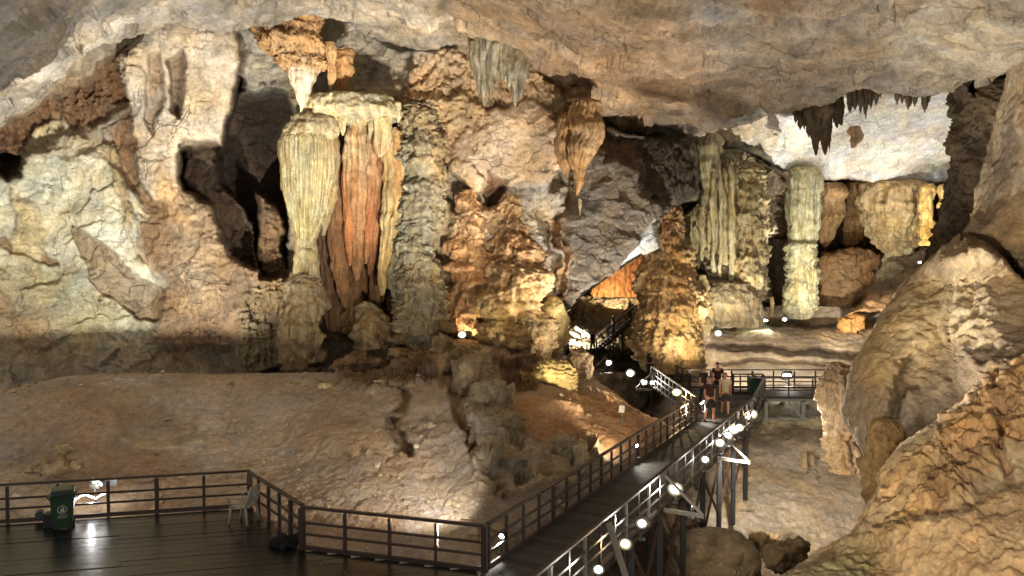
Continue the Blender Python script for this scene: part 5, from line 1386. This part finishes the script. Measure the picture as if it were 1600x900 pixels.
# ------------------------------------------------------------------ wheeled bin
M_BIN = plain("green_plastic", (40, 62, 38), .42, 0, .12, 6)
M_PRINT = plain("white_print", (176, 186, 168), .6, 0, .1, 20)
def wheelie_bin(loc, label, rz=0, H=.95, mat=M_BIN, printed=True, grp=None):
    root = empty("litter_bin", loc, label, "bin", grp, rz)
    def frus(z0, z1, w0, d0, w1, d1, y0=0, y1=0):
        vs = [(-w0, y0 - d0, z0), (w0, y0 - d0, z0), (w0, y0 + d0, z0), (-w0, y0 + d0, z0), (-w1, y1 - d1, z1), (w1, y1 - d1, z1), (w1, y1 + d1, z1), (-w1, y1 + d1, z1)]
        return vs, [(3,2,1,0),(4,5,6,7),(0,1,5,4),(1,2,6,5),(2,3,7,6),(3,0,4,7)]
    k = H / .95
    m = MB()
    vs, fs = frus(.06, .74, .185, .19, .235, .25); m.add(vs, [f for f in fs if f != (4,5,6,7)])
    vs, fs = frus(.74, .80, .255, .27, .262, .275); m.add(vs, fs)
    m.v = [tuple(Vector(v) * k) for v in m.v]
    m.build("body", mat, root, bevel=.012, loc=(0, 0, 0))
    m = MB(); vs, fs = frus(.805, .93, .25, .27, .215, .22, 0, .02); m.add(vs, fs); m.v = [tuple(Vector(v) * k) for v in m.v]
    lid = m.build("lid", mat, root, bevel=.02, loc=(0, 0, 0))
    m = MB(); m.box((0, -.256, .872), (.36, .03, .085), Matrix.Rotation(-.38, 3, 'X')); m.v = [tuple(Vector(v) * k) for v in m.v]
    m.build("opening", M_BLACK, lid, loc=(0, 0, 0))
    for s in (-1, 1):
        m = MB(); m.box((s * .275, 0, .77), (.05, .2, .05)); m.v = [tuple(Vector(v) * k) for v in m.v]; m.build("side_grip", mat, root, loc=(0, 0, 0))
        m = MB().tube([(s * .17, .17, .085), (s * .225, .17, .085)], .085, 16); m.v = [tuple(Vector(v) * k) for v in m.v]; m.build("wheel", M_BLACK, root, loc=(0, 0, 0))
    if printed:
        def front(z): return -(.19 + (z - .06) / .68 * .06) - .004
        # ring, the figure in it, and two worn lines of print
        m = MB(); n = 28; zc = .50
        def pt(a, r): z = zc + math.sin(a) * r; return (math.cos(a) * r, front(z), z)
        vs = []; fs = []
        for i in range(n):
            a = 2 * math.pi * i / n; vs += [pt(a, .082), pt(a, .096)]
        for i in range(n):
            j = (i + 1) % n; fs.append((2*i, 2*i+1, 2*j+1, 2*j))
        m.add(vs, fs); m.build("ring_emblem", M_PRINT, root, loc=(0, 0, 0))
        m = MB()
        def blob(cx, cz, w, h, n=10):
            b = [(cx + math.cos(2*math.pi*i/n) * w, front(cz + math.sin(2*math.pi*i/n) * h) - .001, cz + math.sin(2*math.pi*i/n) * h) for i in range(n)]
            m.add(b, [tuple(range(n))])
        blob(.012, .515, .026, .04); blob(-.018, .485, .026, .026); blob(.03, .47, .018, .03); blob(-.01, .45, .03, .012)
        m.build("emblem_figure", M_PRINT, root, loc=(0, 0, 0))
        rr = random.Random(3)
        for zl, hl, w in ((.365, .026, .085), (.322, .03, .09)):
            m = MB(); x = -w
            while x < w:
                lw = rr.uniform(.012, .02); h = hl * rr.uniform(.75, 1.05)
                z0 = zl - hl / 2
                m.add([(x, front(z0), z0), (x + .005, front(z0), z0), (x + .005, front(z0 + h), z0 + h), (x, front(z0 + h), z0 + h)], [(0,1,2,3)])
                zc_ = z0 + h * rr.choice((.1, .5, .85))
                m.add([(x + .005, front(zc_), zc_ - .003), (x + lw, front(zc_), zc_ - .003), (x + lw, front(zc_), zc_ + .004), (x + .005, front(zc_), zc_ + .004)], [(0,1,2,3)])
                if rr.random() < .6:
                    m.add([(x + lw - .004, front(z0), z0), (x + lw, front(z0), z0), (x + lw, front(z0 + h), z0 + h * .9), (x + lw - .004, front(z0 + h), z0 + h * .9)], [(0,1,2,3)])
                x += lw + .007
            m.build("print_line", M_PRINT, root, loc=(0, 0, 0))
    return root
wheelie_bin(G(99, 826), "dark green wheeled bin with a round white emblem on the platform", R(28))
M_BIN2 = plain("dark_green_bin", (34, 70, 52), .45, 0, .12, 6); M_BIN3 = plain("red_bin", (128, 48, 44), .45, 0, .12, 6)
wheelie_bin(Vector((11.0, 33.4, 0)), "dark green bin on the far landing behind the corner post", 0, .85, M_BIN2, False)
wheelie_bin(Vector((11.35, 33.7, 0)), "dull red bin on the far landing right of the green one", 0, .78, M_BIN3, False)

# ------------------------------------------------------------------ plastic chair
M_CHAIR = plain("white_plastic", (150, 142, 128), .5, 0, .08, 6)
def chair(loc, rz):
    root = empty("plastic_chair", loc, "white plastic garden chair standing by the platform's back corner", "chair", None, rz)
    m = MB()
    n = 8; vs = []; fs = []
    for i in range(n + 1):
        y = -.22 + .44 * i / n
        for j in range(n + 1):
            x = -.22 + .44 * j / n
            vs.append((x, y, .42 + .02 * (abs(x) / .22) ** 2 - .015 * math.cos(y * 6)))
    for i in range(n):
        for j in range(n):
            a = i * (n + 1) + j; fs.append((a, a + 1, a + n + 2, a + n + 1))
    b = len(vs); vs += [(v[0], v[1], v[2] - .025) for v in vs]; fs += [tuple(reversed([b + k for k in f])) for f in list(fs)]
    edge = [i for i in range(n)] + [n + (n + 1) * i for i in range(n)] + [(n + 1) * (n + 1) - 1 - i for i in range(n)] + [(n + 1) * (n - i) for i in range(n)]
    for i in range(len(edge)):
        p_, q_ = edge[i], edge[(i + 1) % len(edge)]; fs.append((q_, p_, p_ + b, q_ + b))
    m.add(vs, fs); m.build("seat", M_CHAIR, root, True, loc=(0, 0, 0))
    for sx in (-1, 1):
        MB().tube([(sx*.2, -.2, .41), (sx*.225, -.23, 0)], [.03, .024], 8).build("leg", M_CHAIR, root, True, loc=(0, 0, 0))
        MB().tube([(sx*.2, .19, .41), (sx*.225, .25, 0)], [.03, .024], 8).build("leg", M_CHAIR, root, True, loc=(0, 0, 0))
        MB().tube([(sx*.22, -.2, .42), (sx*.25, -.2, .58), (sx*.25, -.1, .63), (sx*.25, .12, .64), (sx*.22, .24, .66)], [.02, .022, .025, .025, .02], 8).build("armrest", M_CHAIR, root, True, loc=(0, 0, 0))
    bk = MB()
    for i in range(5):
        x = -.14 + .07 * i
        bk.bar((x, .2, .44), (x * 1.05, .3, .84), .035, .015)
    back = bk.build("back_slats", M_CHAIR, root, loc=(0, 0, 0))
    MB().tube([(-.21, .2, .42), (-.215, .27, .68), (-.17, .31, .86), (0, .33, .9), (.17, .31, .86), (.215, .27, .68), (.21, .2, .42)], .024, 8).build("back_frame", M_CHAIR, root, True, loc=(0, 0, 0))
chair(G(381, 816), R(-105))
o = boulder("dark_bundle", 446, 846, 15.6, 40, 18, (34, 34, 34), "dark crumpled bundle lying on the platform by the angled railing", 90, rough=.3, facet=.7, cat="bundle", sub=4, mat=M_ROCK)

# ------------------------------------------------------------------ signs
p = P(972, 676, 24.6)
t = empty("small_sign", p, "small white sign plate on a thin post in the orange slope", "sign")
MB().tube([(0, 0, -.2), (0, 0, .72)], .018, 8).build("post", M_GALV, t, loc=(0, 0, 0))
MB().box((-.02, -.03, .80), (.19, .02, .24), Matrix.Rotation(.12, 3, 'Y')).build("plate", plain("white_enamel", (214, 208, 190), .5, 0, .06, 8), t, bevel=.004, loc=(0, 0, 0))
p = P(56, 606, 26.4)
t = empty("marker_stub", p, "tiny white marker peg on the mound's crest at the far left", "marker")
MB().tube([(0, 0, -.1), (0, 0, .2), (.01, 0, .24)], [.05, .045, .02], 8).build("peg", M_GALV, t, loc=(0, 0, 0))

# ------------------------------------------------------------------ people
def skin_mat(name, c, r=.6): return plain(name, c, r, 0, .08, 14)
M_SKIN = skin_mat("skin", (186, 134, 104)); M_HAIR = skin_mat("hair", (34, 26, 22), .5)
def smesh(name, verts, edges, radii, mat, parent, sub=2, root=0):
    me = bpy.data.meshes.new(name); me.from_pydata(verts, edges, [])
    o = bpy.data.objects.new(name, me); COL.objects.link(o)
    md = o.modifiers.new("skin", 'SKIN'); md.use_smooth_shade = True
    for i, r in enumerate(radii): me.skin_vertices[0].data[i].radius = (r, r) if not hasattr(r, '__len__') else r
    me.skin_vertices[0].data[root].use_root = True
    sb = o.modifiers.new("sub", 'SUBSURF'); sb.levels = sub; sb.render_levels = sub
    dg = bpy.context.evaluated_depsgraph_get()
    nm = bpy.data.meshes.new_from_object(o.evaluated_get(dg)); nm.name = name
    bpy.data.objects.remove(o); bpy.data.meshes.remove(me)
    nm.materials.clear(); nm.materials.append(mat); nm.polygons.foreach_set("use_smooth", [True] * len(nm.polygons))
    o = link(bpy.data.objects.new(name, nm), parent)
    return o

def person(loc, rz, h, shirt, legs, label, stride=.1, arm=.0, shorts=True, long_sleeve=False, fine=True, seed=0, skirt=False):
    root = empty("person", loc, label, "person", "visitors on the walkways", rz)
    rr = random.Random(seed); k = h / 1.7
    st = stride; a1 = arm
    # skeleton, facing -y
    V = [(0,0,.93),(0,.0,1.08),(0,.01,1.25),(0,.01,1.40),(0,.0,1.49),(0,-.01,1.56),(0,-.015,1.64),(0,0,1.70)]
    rad = [(.15,.105),(.135,.095),(.15,.105),(.13,.085),(.055,.055),(.07,.08),(.078,.09),(.045,.05)]
    E = [(i, i+1) for i in range(7)]
    def add(pts, rs, root_i):
        prev = root_i
        for p_, r_ in zip(pts, rs):
            V.append(p_); rad.append(r_); E.append((prev, len(V)-1)); prev = len(V)-1
        return prev
    hands = []
    for s in (-1, 1):
        sw = st * s
        add([(s*.095,0,.86),(s*.105,-sw*.55,.50),(s*.105,-sw*.85+.03,.27),(s*.105,-sw+.05,.08),(s*.11,-sw-.09,.045)], [.088,.06,.052,.042,.036], 0)
        e = add([(s*.175,.0,1.40),(s*.215,.03+sw*.3,1.14),(s*.225,-.03-a1*(s>0)+sw*.7,.92+a1*.4*(s>0)),(s*.222,-.05-a1*(s>0)+sw*.8,.85+a1*.45*(s>0))], [.058,.043,.034,.032], 3)
        hands.append(V[e])
    body = smesh("body", [tuple(Vector(v)*k) for v in V], E, [tuple(x*k for x in r) if hasattr(r,'__len__') else r*k for r in rad], M_SKIN, root)
    if fine:
        for hp in hands:
            hv = [tuple(Vector(hp)*k)]; he = []; hr = [.026*k]
            for i in range(4):
                f0 = Vector(hp) + Vector(((i-1.5)*.014, -.012, -.045)); f1 = f0 + Vector((0, -.016, -.03)); f2 = f1 + Vector((0, -.022, -.018 - .004*(i in (1,2))))
                b = len(hv); hv += [tuple(f0*k), tuple(f1*k), tuple(f2*k)]; hr += [.0095*k,.0085*k,.007*k]; he += [(0,b),(b,b+1),(b+1,b+2)]
            sg = -1 if hp[0] > 0 else 1
            f0 = Vector(hp) + Vector((sg*.026,-.018,-.015)); f1 = f0 + Vector((sg*.01,-.02,-.028)); b = len(hv); hv += [tuple(f0*k), tuple(f1*k)]; hr += [.011*k,.008*k]; he += [(0,b),(b,b+1)]
            smesh("hand", hv, he, hr, M_SKIN, root, 1)
        # face: nose, eyes, mouth, ears
        hd = Vector((0,-.015,1.60))*k
        f = MB(); f.add([tuple(hd+Vector(v)*k) for v in ((-.012,-.085,0),(.012,-.085,0),(0,-.108,-.006),(0,-.084,.035))],[(0,1,2),(1,3,2),(3,0,2),(0,3,1)]); f.build("nose", M_SKIN, body, loc=(0,0,0))
        for s in (-1,1):
            MB().tube([tuple(hd+Vector((s*.072,0,.0))*k), tuple(hd+Vector((s*.09,.01,.01))*k)], [.022*k,.026*k], 8).build("ear", M_SKIN, body, loc=(0,0,0))
            MB().tube([tuple(hd+Vector((s*.028,-.076,.022))*k), tuple(hd+Vector((s*.028,-.088,.022))*k)], .010*k, 8).build("eye", M_HAIR, body, loc=(0,0,0))
        MB().box(tuple(hd+Vector((0,-.086,-.034))*k), (.04*k,.006*k,.009*k)).build("mouth", skin_mat("lips", (140,80,70)), body, loc=(0,0,0))
    # clothes: the same skeleton, a little wider
    sm = plain("shirt_cloth", shirt, .8, 0, .1, 20); lm = plain("leg_cloth", legs, .8, 0, .1, 20)
    q = .018
    sv = [(0,0,.90),(0,0,1.08),(0,.01,1.25),(0,.01,1.40),(0,0,1.47)]; sr = [(.168,.125),(.158,.118),(.17,.125),(.15,.105),(.072,.07)]; se = [(0,1),(1,2),(2,3),(3,4)]
    for s in (-1,1):
        sw = st*s; b = len(sv)
        sv += [(s*.178,0,1.405),(s*.2,.017+sw*.17,1.24)]; sr += [.072,.064]; se += [(3,b),(b,b+1)]
        if long_sleeve: sv += [(s*.222,.0+sw*.4,1.1),(s*.226,-.02-a1*(s>0)+sw*.66,.95+a1*.4*(s>0))]; sr += [.056,.046]; se += [(b+1,b+2),(b+2,b+3)]
    smesh("shirt", [tuple(Vector(v)*k) for v in sv], se, [tuple(x*k for x in r) if hasattr(r,'__len__') else r*k for r in sr], sm, root)
    lv = [(0,0,.98),(0,0,.90)]; lr = [(.155,.115),(.168,.125)]; le = [(0,1)]
    for s in (-1,1):
        sw = st*s; b = len(lv)
        lv += [(s*.098,0,.82),(s*.106,-sw*.5,.52)]; lr += [.105,.085 if shorts else .078]; le += [(1,b),(b,b+1)]
        if not shorts: lv += [(s*.105,-sw*.85+.03,.27),(s*.105,-sw+.05,.09)]; lr += [.068,.06]; le += [(b+1,b+2),(b+2,b+3)]
    smesh("shorts" if shorts else "trousers", [tuple(Vector(v)*k) for v in lv], le, [tuple(x*k for x in r) if hasattr(r,'__len__') else r*k for r in lr], lm, root)
    hv = [(0,.012,1.60),(0,.01,1.67),(0,-.01,1.715)]
    smesh("hair", [tuple(Vector(v)*k) for v in hv], [(0,1),(1,2)], [(.075*k,.082*k),(.087*k,.098*k),(.05*k,.06*k)], M_HAIR, root)
    for s in (-1,1):
        sw = st*s
        smesh("shoe", [tuple(Vector(v)*k) for v in ((s*.108,-sw+.07,.05),(s*.11,-sw-.02,.045),(s*.114,-sw-.15,.035))], [(0,1),(1,2)], [.042*k,.046*k,.034*k], M_BLACK, root, 1)
    return root
person(G(1109, 660) , R(8), 1.72, (64, 42, 38), (36, 32, 34), "person in a brown-red shirt and dark shorts walking first on the walkway", .16, seed=1)
person(G(1133, 648), R(-10), 1.66, (186, 172, 138), (52, 56, 58), "person in a cream T-shirt and grey shorts behind the first walker", .18, seed=2)
person(G(1121, 628), R(160), 1.72, (60, 32, 30), (40, 34, 34), "person in a dark red top seen behind the cream T-shirt", .08, shorts=False, seed=3, fine=False)
person(G(1099, 633), R(30), 1.62, (58, 44, 40), (40, 36, 38), "person in dark clothes half hidden left of the first walker", .08, shorts=False, seed=4, fine=False)
person(Vector((7.0, 37.4, 0)), R(-30), 1.74, (30, 30, 32), (34, 34, 38), "person in black standing on the path before the golden stalagmite", .05, shorts=False, arm=.2, seed=5, fine=False)
person(P(926, 552, 56.5), R(20), 1.68, (34, 34, 38), (40, 40, 46), "person in dark clothes at the foot of the far staircase", .1, shorts=False, seed=6, fine=False)
person(P(958, 524, 58) , R(60), 1.66, (90, 84, 74), (44, 44, 50), "person in a grey top climbing the far staircase, lower one", .12, shorts=False, seed=7, fine=False)
person(P(984, 503, 58), R(60), 1.66, (196, 190, 176), (90, 90, 90), "person in a white top climbing the far staircase, upper one", .12, shorts=False, seed=8, fine=False)

# floodlight behind the bin: a plate added only to keep its beam off the mound
p = P(150, 756, 18.3)
t = floodlight(150, 756, 18.3, (.1, .8, .5), "floodlight with an added light-blocking plate behind the railing right of the bin", w=0, s=.12, grp=None, pole=.5)
m = MB().box((.02, .37, .5 + .2 * .187 - .1), (.62, .012, .2)); m.build("light_blocker", M_BLACK, t, loc=(0, 0, 0))
M_LINE = glow("light_cable_white", (1.0, .97, .95), 22)
t = empty("light_cable", P(140, 790, 17.55), "glowing white cable looped along the railing right of the bin", "cable")
pts = [P(118, 781, 17.5), P(126, 775, 17.5), P(134, 773, 17.5), P(142, 776, 17.5), P(150, 779, 17.5), P(157, 774, 17.5), P(165, 771, 17.5)]
MB().tube([tuple(Vector(q) - t.location) for q in pts], .014, 6).build("tube", M_LINE, t, True, loc=(0, 0, 0))
point(P(142, 783, 17.38), 22, (.95, .97, 1.0), .05)
